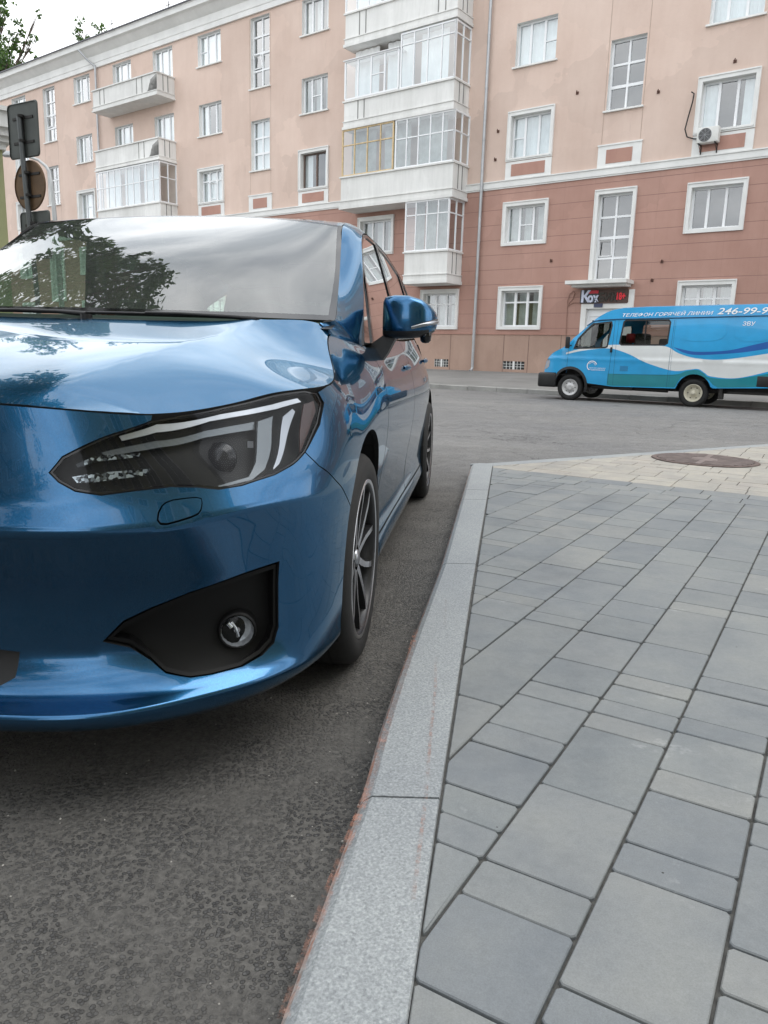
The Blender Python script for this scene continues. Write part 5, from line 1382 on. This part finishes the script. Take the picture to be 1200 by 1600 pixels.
def copy_wheel(w, loc, rz, rx):
    c = w.copy(); COL.objects.link(c); c.parent = car; c.location = loc; c.rotation_euler = (rx, 0, rz)
    for ch in list(w.children):
        d = ch.copy(); COL.objects.link(d); d.parent = c
        for g_ in ch.children:
            e_ = g_.copy(); COL.objects.link(e_); e_.parent = d
    return c
XW = .772
copy_wheel(w0, (XW, AX_R, .3185), 0, .5); copy_wheel(w0, (-XW, AX_F, .3185), math.pi, .3); copy_wheel(w0, (-XW, AX_R, .3185), math.pi, 1.0)
w0.location = (XW, AX_F, .3185); w0.rotation_euler = (.25, 0, 0)


# ------------------------------------------------------------------ the van across the street
VAN_O = Vector((4.502, 19.031, -0.032)); VAN_R = R(90 - 121.5)
van = empty('delivery_van', tuple(VAN_O), VAN_R, label='sky-blue and white high-roof van with Cyrillic lettering parked across the street', cat='van')
vb = mat('van_blue', (0.016, 0.33, 0.66), 0.32, var=0.12, vscale=1.5, coat=0.5)
vwh = mat('van_white', (0.70, 0.72, 0.72), 0.3, var=0.06, vscale=2, coat=0.6)
vteal = mat('van_teal', (0.010, 0.22, 0.27), 0.3, var=0.06, coat=0.6)
vnavy = mat('van_navy', (0.012, 0.10, 0.38), 0.3, var=0.05, coat=0.6)
VWID = 1.94
def yside(x, z):
    x = np.asarray(x, float); z = np.asarray(z, float)
    y = -.045 + .13 * np.clip((z - 1.15) / 1.0, 0, 2) ** 1.5 + .03 * np.clip((.55 - z) / .4, 0, 1)
    y = y + .30 * np.clip((-.15 - x) / .65, 0, 1) ** 2 + .10 * np.clip((.55 - x) / .6, 0, 1) * np.clip((z - 1.25) / .6, 0, 1)
    return y - .012 * np.exp(-((z - 1.02) / .03) ** 2)
def VS(a, b): return np.stack([np.asarray(a, float), yside(a, b), np.asarray(b, float)], -1)
XR = 4.55
archf = [(.0 + .385 * math.cos(R(a)), .36 + .40 * math.sin(R(a))) for a in range(185, -21, -12)]
archr = [(2.885 + .385 * math.cos(R(a)), .33 + .41 * math.sin(R(a))) for a in range(176, -1, -12)]
top = [(4.5, 2.27), (3.0, 2.25), (1.7, 2.23), (1.1, 2.205), (.88, 2.165), (.74, 2.11), (.51, 1.97), (.28, 1.76), (0.0, 1.50), (-.12, 1.335), (-.30, 1.235), (-.50, 1.14), (-.63, 1.03), (-.71, .90), (-.745, .78), (-.76, .66)]
side_poly = [(-.76, .66), (-.37, .66)] + [(-.36, .60)] * 0 + [q for q in archf if q[1] > .66][:0] + [q for q in archf if q[1] >= .40 and (q[0] > -.375)] + [(.42, .44), (1.03, .38), (2.49, .40)] + [q for q in archr if q[1] > .40] + [(3.30, .44), (XR, .50), (XR, 2.27)] + top[1:-1]
win_d = [(.07, 1.27), (.13, 1.48), (.30, 1.68), (.46, 1.83), (.88, 1.875), (.90, 1.8), (.84, 1.32), (.80, 1.30)]
win_s = [(1.15, 1.40), (1.19, 1.88), (1.23, 1.915), (2.18, 1.925), (2.22, 1.88), (2.21, 1.42), (2.16, 1.385), (1.19, 1.37)]
def bz(P, n=8):
    out = []; P = [np.array(p, float) for p in P]
    for i in range(len(P) - 1):
        p0, p1, p2, p3 = P[max(i - 1, 0)], P[i], P[i + 1], P[min(i + 2, len(P) - 1)]
        for k in range(n):
            t_ = k / n; out.append(tuple(.5 * (2 * p1 + (p2 - p0) * t_ + (2 * p0 - 5 * p1 + 4 * p2 - p3) * t_ ** 2 + (-p0 + 3 * p1 - 3 * p2 + p3) * t_ ** 3)))
    out.append(tuple(P[-1])); return out
w_top = bz([(-.14, 1.15), (.3, 1.27), (.95, 1.355), (1.75, 1.35), (2.2, 1.34), (2.5, 1.19), (2.9, 1.09), (3.5, 1.085), (4.54, 1.27)])
w_bot = bz([(-.14, 1.11), (.3, 1.21), (.9, 1.27), (1.35, 1.16), (1.8, .96), (2.4, .80), (2.75, .835), (2.95, .855), (3.1, .77), (3.25, .70), (3.8, .69), (4.54, .90)])
white = w_top + w_bot[::-1]
teal = bz([(.92, .68), (1.6, .69), (2.44, .715), (2.7, .80), (2.93, .835), (3.08, .76), (3.22, .675), (3.75, .67), (4.535, .84)]) + [(4.54, .53), (3.4, .46), (3.29, .52), (3.2, .62), (2.9, .745), (2.6, .66), (2.48, .42), (1.02, .395), (.92, .41)]
navy = bz([(2.3, 1.345), (2.6, 1.275), (2.9, 1.235), (3.5, 1.275), (4.0, 1.40), (4.53, 1.55)]) + bz([(4.53, 1.38), (4.0, 1.27), (3.5, 1.205), (2.9, 1.165), (2.6, 1.21), (2.35, 1.335)])
o = patch('body_side', van, [vb, vwh, vteal, vnavy, M['dark_gap']], side_poly, VS, holes=[win_d, win_s], h=.07, lip=.03, gap=0, regions=[(white, 1), (teal, 2), (navy, 3)], hb=.035)
# the far side is the same shape mirrored about the centre line
o2 = patch('body_side', van, [vb, M['dark_gap']], side_poly, lambda a, b: VS(a, b) * [1, -1, 1] + np.array([0, VWID, 0]), holes=[win_d, win_s], h=.12, lip=.03, gap=0, flip=True, hb=.06)
patch('door_window', van, [M['van_glass']], win_d, VS, h=.1, lip=0, gap=-.01, off=-.018)
patch('side_window', van, [M['van_glass']], win_s, VS, h=.1, lip=0, gap=-.01, off=-.018)
for nm, wp in (('window_seal', win_s), ('window_seal', win_d)):
    q = [tuple(x_) for x_ in inset(np.array(wp), -.028)]
    patch(nm, van, [M['black_plastic']], q, VS, holes=[[tuple(x_) for x_ in inset(np.array(wp), .006)]], h=.1, lip=.01, gap=0, off=.004, hb=.03)
m = MB(); m.box(1.685, 1.715, 0.0, .03, 1.38, 1.92); m.box(.155, .18, .02, .05, 1.3, 1.52); m.build('window_bar', M['black_plastic'], van)
# skin across the van: bonnet, windscreen, roof
def across(pts, n=14, name='', mt=None, crown=.0):
    V_ = []; 
    for x, z in pts:
        y0 = float(yside(x, z))
        for k in range(n + 1):
            s_ = -math.cos(math.pi * k / n); yy = y0 + (VWID - 2 * y0) * (s_ + 1) / 2; c_ = 1 - abs(s_) ** 3
            V_.append((x - c_ * .06 * max(0, min(1, (-x) / .5)) - .10 * c_ * (1 if x < .9 and z > 1.25 else 0) * min(1, (.9 - x) / .5), yy, z + crown * c_ * min(1, max(0, (x + .2)))))
    m = MB(); m.add(V_, [(i * (n + 1) + k, i * (n + 1) + k + 1, (i + 1) * (n + 1) + k + 1, (i + 1) * (n + 1) + k) for i in range(len(pts) - 1) for k in range(n)], 0, True)
    return m.build(name, mt, van)
across([(p_[0], p_[1]) for p_ in top[:6]], name='roof', mt=vb, crown=.05)
across(bz([(.74, 2.11), (.51, 1.97), (.28, 1.76), (0.0, 1.50), (-.12, 1.335)], 3), name='windscreen', mt=M['van_glass'])
across(bz([(-.12, 1.335), (-.30, 1.235), (-.50, 1.14), (-.63, 1.03), (-.71, .90), (-.745, .78), (-.76, .66)], 3), name='bonnet', mt=vb)
m = MB(); m.bbox(-.84, -.36, -.03, VWID + .03, .30, .655, .05); m.build('front_bumper', M['black_plastic'], van)
m = MB(); m.bbox(4.16, 4.75, -.05, .05, .50, .76, .03); m.bbox(4.55, 4.78, -.02, VWID + .02, .48, .62, .03); m.build('rear_bumper', M['black_plastic'], van)
m = MB(); m.box(4.55, 4.57, .06, VWID - .06, .5, 2.25); m.build('rear_doors', vb, van)
m = MB(); m.bbox(4.50, 4.58, -.052, .06, .92, 1.28, .015); m.build('rear_lamp', mat('red_lens', (0.35, 0.01, 0.02), 0.2, var=0), van)
m = MB(); 
for k, (xa, za) in enumerate(((-.70, .74), (-.72, .80), (-.69, .88), (-.64, .955))): pass
hl = [(-.735, .74), (-.70, .735), (-.60, .80), (-.575, .93), (-.61, .985), (-.66, .965), (-.715, .86)]
patch('headlamp', van, [M['lens_white']] if 'lens_white' in M else [M['satin']], hl, VS, h=.05, lip=.01, gap=0, off=.006, hb=.02)
# black wheel-arch liners and trims
for pts_, nm in ((archf, 'arch_trim'), (archr, 'arch_trim')):
    m = MB(); n = len(pts_); cx = .0 if pts_ is archf else 2.885; czz = .36
    for i in range(n - 1):
        a, b = pts_[i], pts_[i + 1]
        if nm and pts_ is archf:
            oa = (cx + (a[0] - cx) * 1.16, czz + (a[1] - czz) * 1.16); ob = (cx + (b[0] - cx) * 1.16, czz + (b[1] - czz) * 1.16)
            ya, yb = float(yside(*a)) - .02, float(yside(*b)) - .02
            m.add([(a[0], ya, a[1]), (b[0], yb, b[1]), (ob[0], float(yside(*ob)) - .008, ob[1]), (oa[0], float(yside(*oa)) - .008, oa[1])], [(0, 1, 2, 3)])
        m.add([(a[0], float(yside(*a)) - .01, a[1]), (b[0], float(yside(*b)) - .01, b[1]), (b[0], .45, b[1]), (a[0], .45, a[1])], [(0, 1, 2, 3)])
    m.build(nm, M['black_plastic'], van)
m = MB(); m.box(-.4, 4.5, .35, VWID - .35, .32, .46); m.box(-.55, .45, .30, VWID - .3, .46, .78); m.box(2.45, 3.3, .30, VWID - .3, .46, .80); m.tube([(.5, .18, .36), (2.3, .18, .34)], .05, 8); m.box(3.6, 4.5, .1, .16, .33, .38); m.box(1.2, 1.5, .06, .2, .3, .42)
m.box(3.42, 3.50, .02, .30, .20, .50); m.build('chassis', M['iron'], van)
# seams and drip rail, recessed panels, step, fuel flap, handles
m = MB()
def vline(pts, w=.008, off=.003):
    pts = dens(pts, .08, False)
    for a, b in zip(pts[:-1], pts[1:]):
        d_ = b - a; d_ = np.array([-d_[1], d_[0]]) / (np.linalg.norm(d_) + 1e-9) * w / 2
        q = [a - d_, b - d_, b + d_, a + d_]; m.add([(c_[0], float(yside(c_[0], c_[1])) - off, c_[1]) for c_ in q], [(0, 1, 2, 3)])
vline([(-.10, .66), (-.09, 1.0), (-.08, 1.27), (.03, 1.44)]); vline([(.93, .45), (.96, 1.0), (.98, 1.5), (.97, 1.93), (.5, 1.90), (.2, 1.66)]); vline([(1.06, .42), (1.06, 1.93)], .006); vline([(2.30, .42), (2.32, 1.94)], .007); vline([(1.06, .67), (2.48, .70)], .006); vline([(2.35, .46), (2.35, 1.93)], .004)
vline([(4.42, .5), (4.44, 2.05)], .01)
m.build('panel_seams', mat('van_seam', (0.01, 0.08, 0.16), 0.6), van)
m = MB(); 
dr = dens([(.30, 1.80), (.46, 1.905), (.66, 1.935), (1.13, 1.955), (2.5, 1.985), (4.5, 2.035)], .2, False)
m.tube([(a[0], float(yside(*a)) - .012, a[1]) for a in dr], .012, 6); m.build('drip_rail', mat('van_rail', (0.012, 0.09, 0.2), 0.5), van)
for (x0, x1, z0, z1) in ((2.43, 3.44, 1.46, 1.96), (3.61, 4.35, 1.47, 1.99)):
    q = [tuple(p_) for p_ in chaikin([(x0, z0), (x1, z0 + .01), (x1 + .01, z1), (x0 + .01, z1 - .01)], 2)]
    patch('pressed_panel', van, [vb], q, VS, h=.15, lip=.008, gap=0, off=.006, hb=.05)
patch('fuel_flap', van, [mat('flap_blue', (0.02, 0.20, 0.40), 0.4)], [(1.20, .75), (1.39, .75), (1.39, .87), (1.20, .87)], VS, h=.1, lip=.004, gap=0, off=.004)
m = MB(); m.bbox(.935, .985, -.075, -.045, 1.18, 1.30, .01); m.build('door_handle', M['black_plastic'], van)
m = MB(); m.bbox(.45, 1.02, -.03, .10, .40, .47, .01); m.build('step', M['black_plastic'], van)
m = MB(); m.bbox(-.13, -.03, -.20, -.12, 1.25, 1.53, .02); m.tube([(-.02, .0, 1.32), (-.07, -.14, 1.34)], .012, 6); m.build('wing_mirror', M['black_plastic'], van)
# interior: seats, partition, a red drum behind the side glass, pale lining
m = MB(); m.bbox(.75, 1.0, .25, .75, .95, 1.62, .05); m.bbox(.75, 1.0, 1.15, 1.7, .95, 1.62, .05); m.bbox(.4, .8, .25, .75, .85, 1.0, .04); m.bbox(.02, .22, .1, 1.85, 1.0, 1.28, .05); m.lathe([(.17, -.01), (.185, 0), (.17, .01), (.16, 0), (.17, -.01)], 20, 'x', (.34, .5, 1.3)); m.build('cab_seats', M['cloth'], van)
m = MB(); m.bbox(1.3, 1.6, .6, 1.1, .9, 1.65, .05); m.bbox(1.75, 2.1, 1.2, 1.75, .9, 1.55, .05); m.build('bench_seat', M['cloth'], van)
m = MB(); m.lathe([(0, 1.42), (.10, 1.42), (.11, 1.60), (.09, 1.63), (0, 1.63)], 20, 'z', (1.30, .30, 0)); m.build('red_bucket', mat('red_bucket', (0.45, 0.02, 0.03), 0.5, var=0), van)
m = MB(); m.box(2.4, 2.43, .1, VWID - .1, .5, 2.0); m.build('partition', M['headliner'], van)
m = MB(); m.box(-.3, 4.5, .06, VWID - .06, .60, .63); m.build('floor', M['cloth'], van)
# lettering
yo = .014
def vtext(body, size, x0, x1, z0, z1, mt, shear=0.25, bold=.008, slope=.0):
    me = text_mesh(body, 1.0, bold, .0, shear)
    xs_ = [v.co.x for v in me.vertices]; ys_ = [v.co.y for v in me.vertices]; a, b, c, d = min(xs_), max(xs_), min(ys_), max(ys_)
    def f(x, y, z):
        X = x0 + (x - a) / (b - a) * (x1 - x0); Zz = z0 + (y - c) / (d - c) * (z1 - z0) + slope * (X - x0); return Vector((X, float(yside(X, Zz)) - yo, Zz))
    place_text('lettering', me, mt, van, f)
lw = mat('letter_white', (0.85, 0.86, 0.86), 0.5, var=0)
vtext('ТЕЛЕФОН ГОРЯЧЕЙ ЛИНИИ', .1, 1.13, 3.12, 2.0, 2.105, lw, .25, .006, .025)
vtext('246-99-99', .1, 3.20, 4.36, 2.055, 2.195, lw, .25, .010, .010)
vtext('ЗВУ', .1, 3.75, 4.00, 1.815, 1.905, lw, 0.1, .004)
m = MB()
for (ra_, rb_, a0, a1) in ((.105, .125, 20, 235), (.075, .085, 10, 150)):
    n = 18
    for i in range(n):
        q = []
        for aa, rr in ((a0 + (a1 - a0) * i / n, ra_), (a0 + (a1 - a0) * (i + 1) / n, ra_), (a0 + (a1 - a0) * (i + 1) / n, rb_), (a0 + (a1 - a0) * i / n, rb_)):
            x, z = .53 + rr * math.cos(R(aa)), .85 + rr * math.sin(R(aa)); q.append((x, float(yside(x, z)) - yo, z))
        m.add(q, [(0, 1, 2, 3)])
m.build('emblem', lw, van)
vtext('МИНГОРВОДОКАНАЛ', .1, .47, .86, .785, .812, lw, 0, .01); vtext('ВОДОКАНАЛ', .1, .47, .85, .742, .772, lw, 0, .02)
def van_wheel(x, y, front):
    w = empty('wheel', (x, y, .315)); w.parent = van
    m = MB(); rt = .318; m.lathe([(.19, -.06), (.21, -.085), (.27, -.095), (.30, -.085), (rt, -.06), (rt, .06), (.30, .085), (.21, .085), (.19, .06)], 40, 'y'); m.build('tyre', M['tyre'], w)
    m = MB(); col = 0 if front else 1
    if front: m.lathe([(0, -.075), (.05, -.085), (.075, -.075), (.10, -.055), (.15, -.045), (.185, -.078), (.20, -.085), (.20, -.06)], 40, 'y')
    else: m.lathe([(0, -.10), (.05, -.10), (.055, -.05), (.07, -.02), (.13, .01), (.165, -.03), (.185, -.085), (.20, -.088), (.20, -.06)], 40, 'y')
    for k in range(8 if front else 6):
        a = 2 * math.pi * k / (8 if front else 6); r_ = .125; m.lathe([(0, -.052 + (.05 if not front else 0)), (.013, -.052 + (.05 if not front else 0)), (.014, -.03 + (.05 if not front else 0))], 10, 'y', (r_ * math.cos(a), 0, r_ * math.sin(a)), 1)
    m.build('rim', [mat('van_rim', (0.50, 0.50, 0.50), 0.4, 0.4) if front else mat('van_rim_cream', (0.55, 0.52, 0.42), 0.5), M['iron']], w)
    return w
van_wheel(0, .085, True); van_wheel(2.885, .085, False); van_wheel(0, VWID - .1, True); van_wheel(2.885, VWID - .1, False)

# ------------------------------------------------------------------ road-sign post seen from behind, lamp post
def PW(x, y, D):       # a point of the street that stands D metres ahead
    v = _f + _xr * ((x - 600) / 1185.0) + _ur * ((800 - y) / 1185.0)
    return Vector((0, 0, CAM_H)) + v * (D / v.y)
post = empty('road_sign_post', (-4.74, 10.4, 0), label='grey metal post carrying three road signs seen from behind beside the blue car', cat='road sign')
m = MB(); m.tube([(.10, 0, 0), (.06, 0, 1.6), (.0, 0, 2.9), (-.03, 0, 3.75)], .032, 14); m.build('post', mat('post_grey', (0.13, 0.14, 0.145), 0.45, 0.5), post)
yaw_s = R(-52)
def plate(name, cx, cz, kind, w, h, mt, z_rot):
    m = MB()
    if kind == 'rect':
        q = [tuple(p_) for p_ in chaikin([(-w / 2, -h / 2), (w / 2, -h / 2), (w / 2, h / 2), (-w / 2, h / 2)], 1)]
        q = []
        for sx, sz in ((-1, -1), (1, -1), (1, 1), (-1, 1)):
            for k in range(5):
                a = math.atan2(sz, sx) - math.pi / 4 + k * math.pi / 8; q.append((sx * (w / 2 - .05) + .05 * math.cos(a), sz * (h / 2 - .05) + .05 * math.sin(a)))
    else: q = [(w / 2 * math.cos(a * math.pi / 24), w / 2 * math.sin(a * math.pi / 24)) for a in range(48)]
    m.prism(q, -.034, -.031 - .0, 0); m.prism([(x_ * .985, z_ * .985) for x_, z_ in q], -.0375, -.0341, 1)
    n = len(q)
    for i in range(n):
        a, b = q[i], q[(i + 1) % n]; m.add([(a[0], -.034, a[1]), (b[0], -.034, b[1]), (b[0] * .965, -.018, b[1] * .965), (a[0] * .965, -.018, a[1] * .965)], [(0, 1, 2, 3)])
    o = m.build(name, [mt, mat('sign_face', (0.55, 0.56, 0.58), 0.5)], post); o.location = (cx, 0, cz); o.rotation_euler = (0, 0, z_rot)
    m = MB(); m.box(-w * .33, w * .33, -.031, -.02, h * .22 - .015, h * .22 + .015); m.box(-w * .33, w * .33, -.031, -.02, -h * .22 - .015, -h * .22 + .015)
    m.box(-.02, .02, -.030, -.019, -h * .22, h * .22); m.tube([(-.0, 0, h * .22), (0, .0, h * .22 + .03)], .042, 12); m.tube([(-.0, 0, -h * .22), (0, .0, -h * .22 + .03)], .042, 12)
    m.build('clamp', M['iron'], o)
    return o
ZR = R(150.5)
plate('sign_plate', -.01, 3.60, 'rect', .60, .66, M['sign_back'], ZR)
plate('round_sign_plate', .03, 2.94, 'disc', .62, .62, M['sign_rust'], ZR)
plate('sign_plate', .07, 2.33, 'rect', .60, .60, M['sign_back'], ZR)

lp = MB(); b0 = PW(88, 345, 26.0); pts = [PW(86, 345, 26), PW(82, 300, 26), PW(77, 268, 26), PW(72, 260, 26), PW(60, 250, 26), PW(40, 243, 26)]
base = Vector((pts[0].x + .12, pts[0].y, .1))
root = empty('street_lamp', (base.x, base.y, .15), label='slim street lamp with a curved arm, left of the facade balconies', cat='street lamp')
lp.tube([Vector((0, 0, 0))] + [p_ - Vector((base.x, base.y, .15)) for p_ in pts], [.10, .075, .065, .055, .05, .045, .04], 10)
lp.build('pole', mat('lamp_pole', (0.40, 0.41, 0.41), 0.5, 0.4), root)
m = MB(); e_ = pts[-1] - Vector((base.x, base.y, .15)); m.bbox(e_.x - .75, e_.x, e_.y - .14, e_.y + .14, e_.z - .05, e_.z + .10, .04); m.build('lamp_head', M['grey_metal'], root)

# ------------------------------------------------------------------ neighbouring corner house at the left edge
pE = PW(8, 300, 16.0); pC = PW(13, 205, 16.0)
hx = pE.x
nb = empty('corner_house', (hx, 16.0, 0), R(36), label='olive corner house with a pale moulded cornice at the left edge', cat='building')
m = MB(); m.box(-14, 0, 0, 10.0, -.1, pC.z - .35); m.build('wall', M['olive'], nb)
m = MB(); zt = pC.z
for k, (o_, a, b) in enumerate(((.06, -.35, -.22), (.14, -.22, -.12), (.22, -.12, .02), (.30, .02, .30), (.36, .30, .38))): m.box(-14, o_, -o_, 10 + o_, zt + a, zt + b)
m.build('cornice', M['old_white'], nb)
m = MB()
for zz in (1.0,):
    m.box(-1.9, -.9, -.03, -.001, zz, zz + 1.5)
m.build('window', M['gloss_black'], nb)

# ------------------------------------------------------------------ houses behind the camera (they are mirrored in paint and glass)
M['sandy'] = stucco('wall_sand', (0.42, 0.40, 0.24), (0.33, 0.32, 0.19)); M['greyish'] = stucco('wall_grey', (0.40, 0.40, 0.38), (0.3, 0.3, 0.29))
def simple_house(name, label, x0, x1, y0, y1, h, mt, rot=0.0, c=(0, 0)):
    r = empty(name, (c[0], c[1], 0), rot, label=label, cat='building')
    m = MB(); m.box(x0, x1, y0, y1, -.2, h); m.build('wall', mt, r)
    m = MB(); m.box(x0 - .3, x1 + .3, y0 - .3, y1 + .3, h, h + .35); m.box(x0 - .5, x1 + .5, y0 - .5, y1 + .5, h + .35, h + .6); m.build('cornice', M['old_white'], r)
    nf = int(h // 3.3)
    for f_ in range(nf):
        n = int((x1 - x0) // 2.8)
        for i in range(n):
            xx = x0 + (i + .5) * (x1 - x0) / n; z0 = 1.2 + f_ * 3.3
            m = MB(); m.box(xx - .85, xx - .72, y1, y1 + .06, z0, z0 + 1.7); m.box(xx + .72, xx + .85, y1, y1 + .06, z0, z0 + 1.7); m.box(xx - .85, xx + .85, y1, y1 + .06, z0 + 1.7, z0 + 1.85); m.box(xx - .9, xx + .9, y1, y1 + .12, z0 - .12, z0); m.box(xx - .03, xx + .03, y1 + .005, y1 + .04, z0, z0 + 1.7)
            m.box(xx - .72, xx + .72, y1 + .001, y1 + .012, z0, z0 + 1.7, 1)
            m.build('window', [M['white_trim'], M['gloss_black']], r)
    return r
simple_house('sandy_house', 'sand-coloured four-storey house behind and to the right of the camera', -34, 0, -14, 0, 13.5, M['sandy'], R(84), (6.0, -1.5))
simple_house('grey_house', 'grey three-storey house behind the camera on the far side of the side street', 0, 26, -12, 0, 12.0, M['greyish'], R(-90), (-11.5, -4))

# ------------------------------------------------------------------ trees
M['bark'] = mat('bark', (0.11, 0.085, 0.065), 0.9, var=0.35, vscale=4, bump=0.6, bscale=25)
def leaf_mat(name, a, b):
    t = NT(name)
    geo = t.n('ShaderNodeNewGeometry'); col = t.ramp(geo.outputs['Random Per Island'], [(0.0, a), (1.0, b)])
    d = t.n('ShaderNodeBsdfDiffuse'); t.link(col, d.inputs[0]); tr = t.n('ShaderNodeBsdfTranslucent'); t.link(t.mix(1.0, col, (1.3, 1.5, .6, 1), 'MULTIPLY'), tr.inputs[0])
    gl = t.n('ShaderNodeBsdfGlossy', {'Roughness': .4}); ms = t.n('ShaderNodeMixShader', {'Fac': .38}); t.link(d.outputs[0], ms.inputs[1]); t.link(tr.outputs[0], ms.inputs[2])
    m2 = t.n('ShaderNodeMixShader', {'Fac': .05}); t.link(ms.outputs[0], m2.inputs[1]); t.link(gl.outputs[0], m2.inputs[2]); t.link(m2.outputs[0], t.out.inputs[0])
    return t.m
M['leaf'] = leaf_mat('leaves', (0.035, 0.075, 0.018), (0.085, 0.145, 0.035)); M['leaf_dark'] = leaf_mat('leaves_dark', (0.020, 0.045, 0.014), (0.05, 0.09, 0.028))
def tree(name, base, h, clumps, leafsize, per, seed, label, lm='leaf', trunk_r=.2, lean=(0, 0), spread=None):
    rq = random.Random(seed); nq = np.random.default_rng(seed)
    r = empty(name, base, label=label, cat='tree')
    tk = MB(); topp = Vector((lean[0], lean[1], h * .72))
    tr = [Vector((lean[0] * k ** 1.5, lean[1] * k ** 1.5, h * .72 * k)) + Vector((rq.uniform(-.1, .1), rq.uniform(-.1, .1), 0)) * (k > 0) for k in (0, .15, .35, .55, .75, 1)]
    tk.tube(tr, [trunk_r * q for q in (1.25, 1.0, .85, .7, .5, .3)], 10)
    cr_ = MB(); V_, F_ = [], []
    for (cx, cy, cz, rr) in clumps:
        c = Vector((cx, cy, cz)); st = tr[min(len(tr) - 1, max(1, int(len(tr) * min(.95, max(.2, (cz - rr) / h)))))]
        mid = (st + c) / 2 + Vector((rq.uniform(-.3, .3), rq.uniform(-.3, .3), rq.uniform(0, .4))) * rr * .5
        tk.tube([st, mid, c], [trunk_r * .32, trunk_r * .2, trunk_r * .06], 6)
        subs = [c + Vector(nq.normal(0, rr * .45, 3).tolist()) for _ in range(6)]
        for s_ in subs: tk.tube([mid.lerp(c, .6), s_], [trunk_r * .07, trunk_r * .02], 4, cap=False)
        n = int(per * rr * rr)
        for _ in range(n):
            s_ = subs[rq.randrange(6)]; d = nq.normal(0, 1, 3); d /= np.linalg.norm(d); p_ = np.array(s_) + d * rr * .42 * rq.random() ** .5
            a = nq.normal(0, 1, 3); a /= np.linalg.norm(a); b_ = np.cross(a, nq.normal(0, 1, 3)); b_ /= np.linalg.norm(b_); L_ = leafsize * rq.uniform(.6, 1.3)
            i = len(V_); V_ += [p_ - a * L_, p_ + b_ * L_ * .45, p_ + a * L_, p_ - b_ * L_ * .45]; F_.append((i, i + 1, i + 2, i + 3))
    tk.build('trunk', M['bark'], r)
    me = bpy.data.meshes.new('crown'); me.from_pydata([tuple(map(float, v)) for v in V_], [], F_); me.materials.append(M[lm]); me.update()
    o = bpy.data.objects.new('crown', me); COL.objects.link(o); o.parent = r
    return r
def rel(base, pts): return [(p_.x - base[0], p_.y - base[1], p_.z - base[2], r_) for p_, r_ in pts]
b1 = (PW(0, 400, 62).x - 1, 62, .4)
tree('tree', b1, 21, rel(b1, [(PW(x, y, 62), r_ * .8) for x, y, r_ in ((5, 30, .9), (15, 60, 1.0), (-10, 70, 2.0), (30, 45, .7), (25, 85, .8), (40, 70, .6), (45, 110, .9), (5, 105, 1.8), (22, 120, 1.4), (52, 60, .5), (56, 92, .5), (60, 20, .35), (-15, 110, 2.2), (38, 125, 1.0), (10, 10, .6), (-20, 20, 1.8))]), .17, 230, 3, 'leafy tree behind the left end of the roof, its twigs against the sky', trunk_r=.35)
b2 = (PW(137, 400, 60).x, 60, .4)
tree('tree', b2, 20, rel(b2, [(PW(x, y, 60), r_) for x, y, r_ in ((124, 40, .5), (128, 60, .6), (122, 50, .35), (155, 45, .5), (150, 60, .6), (160, 52, .3), (132, 75, .7), (148, 74, .7), (140, 90, 1.2))]), .14, 230, 4, 'two thin leafy tree tops showing above the roof edge', trunk_r=.25)

# the street tree that leans over the car from the left pavement (seen mirrored in the windscreen)
def PA_(az, el, D): D -= 1; return Vector((-1.0 + math.sin(R(az)) * D, 2.7 + math.cos(R(az)) * D, 1.2 + math.tan(R(el)) * D))
b3 = (-6.8, 6.2, 0.10)
cl3 = [(-36, 33, 8, .9), (-36, 41, 8, 1.0), (-32, 34, 8, .7), (-29, 39, 8, .6), (-34, 38, 8, .8), (-33, 47, 8, .8), (-31.5, 40, 8, .6), (-29, 45, 8, .55), (-27, 48, 8, .4), (-26, 43, 8, .35), (-24.5, 45.5, 8, .25), (-28, 37, 8, .35), (-40, 49, 8, 1.1), (-44, 40, 8.5, 1.3), (-48, 32, 9, 1.3), (-46, 51, 9, 1.4), (-32, 53, 8, .6), (-33, 35, 8, .5), (-55, 45, 9, 1.6), (-60, 35, 9.5, 1.5), (-52, 56, 8, 1.3), (-66, 46, 9, 1.5)]
tree('street_tree', b3, 10, rel(b3, [(PA_(a, e, d), r_ * 1.3) for a, e, d, r_ in cl3]), .10, 620, 8, 'broad leafy street tree left of the blue car, mirrored in its windscreen', 'leaf_dark', trunk_r=.2)
rt_ = random.Random(21)
for k, (x, y, h_) in enumerate(((-8.5, -4.5, 11), (-7.8, -12.5, 12), (-8.2, -21, 10.5))):  # unseen trees, added to darken the front of the car
    b_ = (x, y, .05)
    cl = [(rt_.uniform(-2.2, 2.2), rt_.uniform(-2.2, 2.2), h_ * rt_.uniform(.42, .95), rt_.uniform(1.0, 1.7)) for _ in range(13)]
    tag(tree('street_tree', b_, h_, cl, .16, 110, 30 + k, ['tall street tree behind the camera, nearest of the row', 'tall street tree behind the camera, middle of the row', 'tall street tree behind the camera, farthest of the row'][k], 'leaf_dark', .22), group='street trees behind the camera')
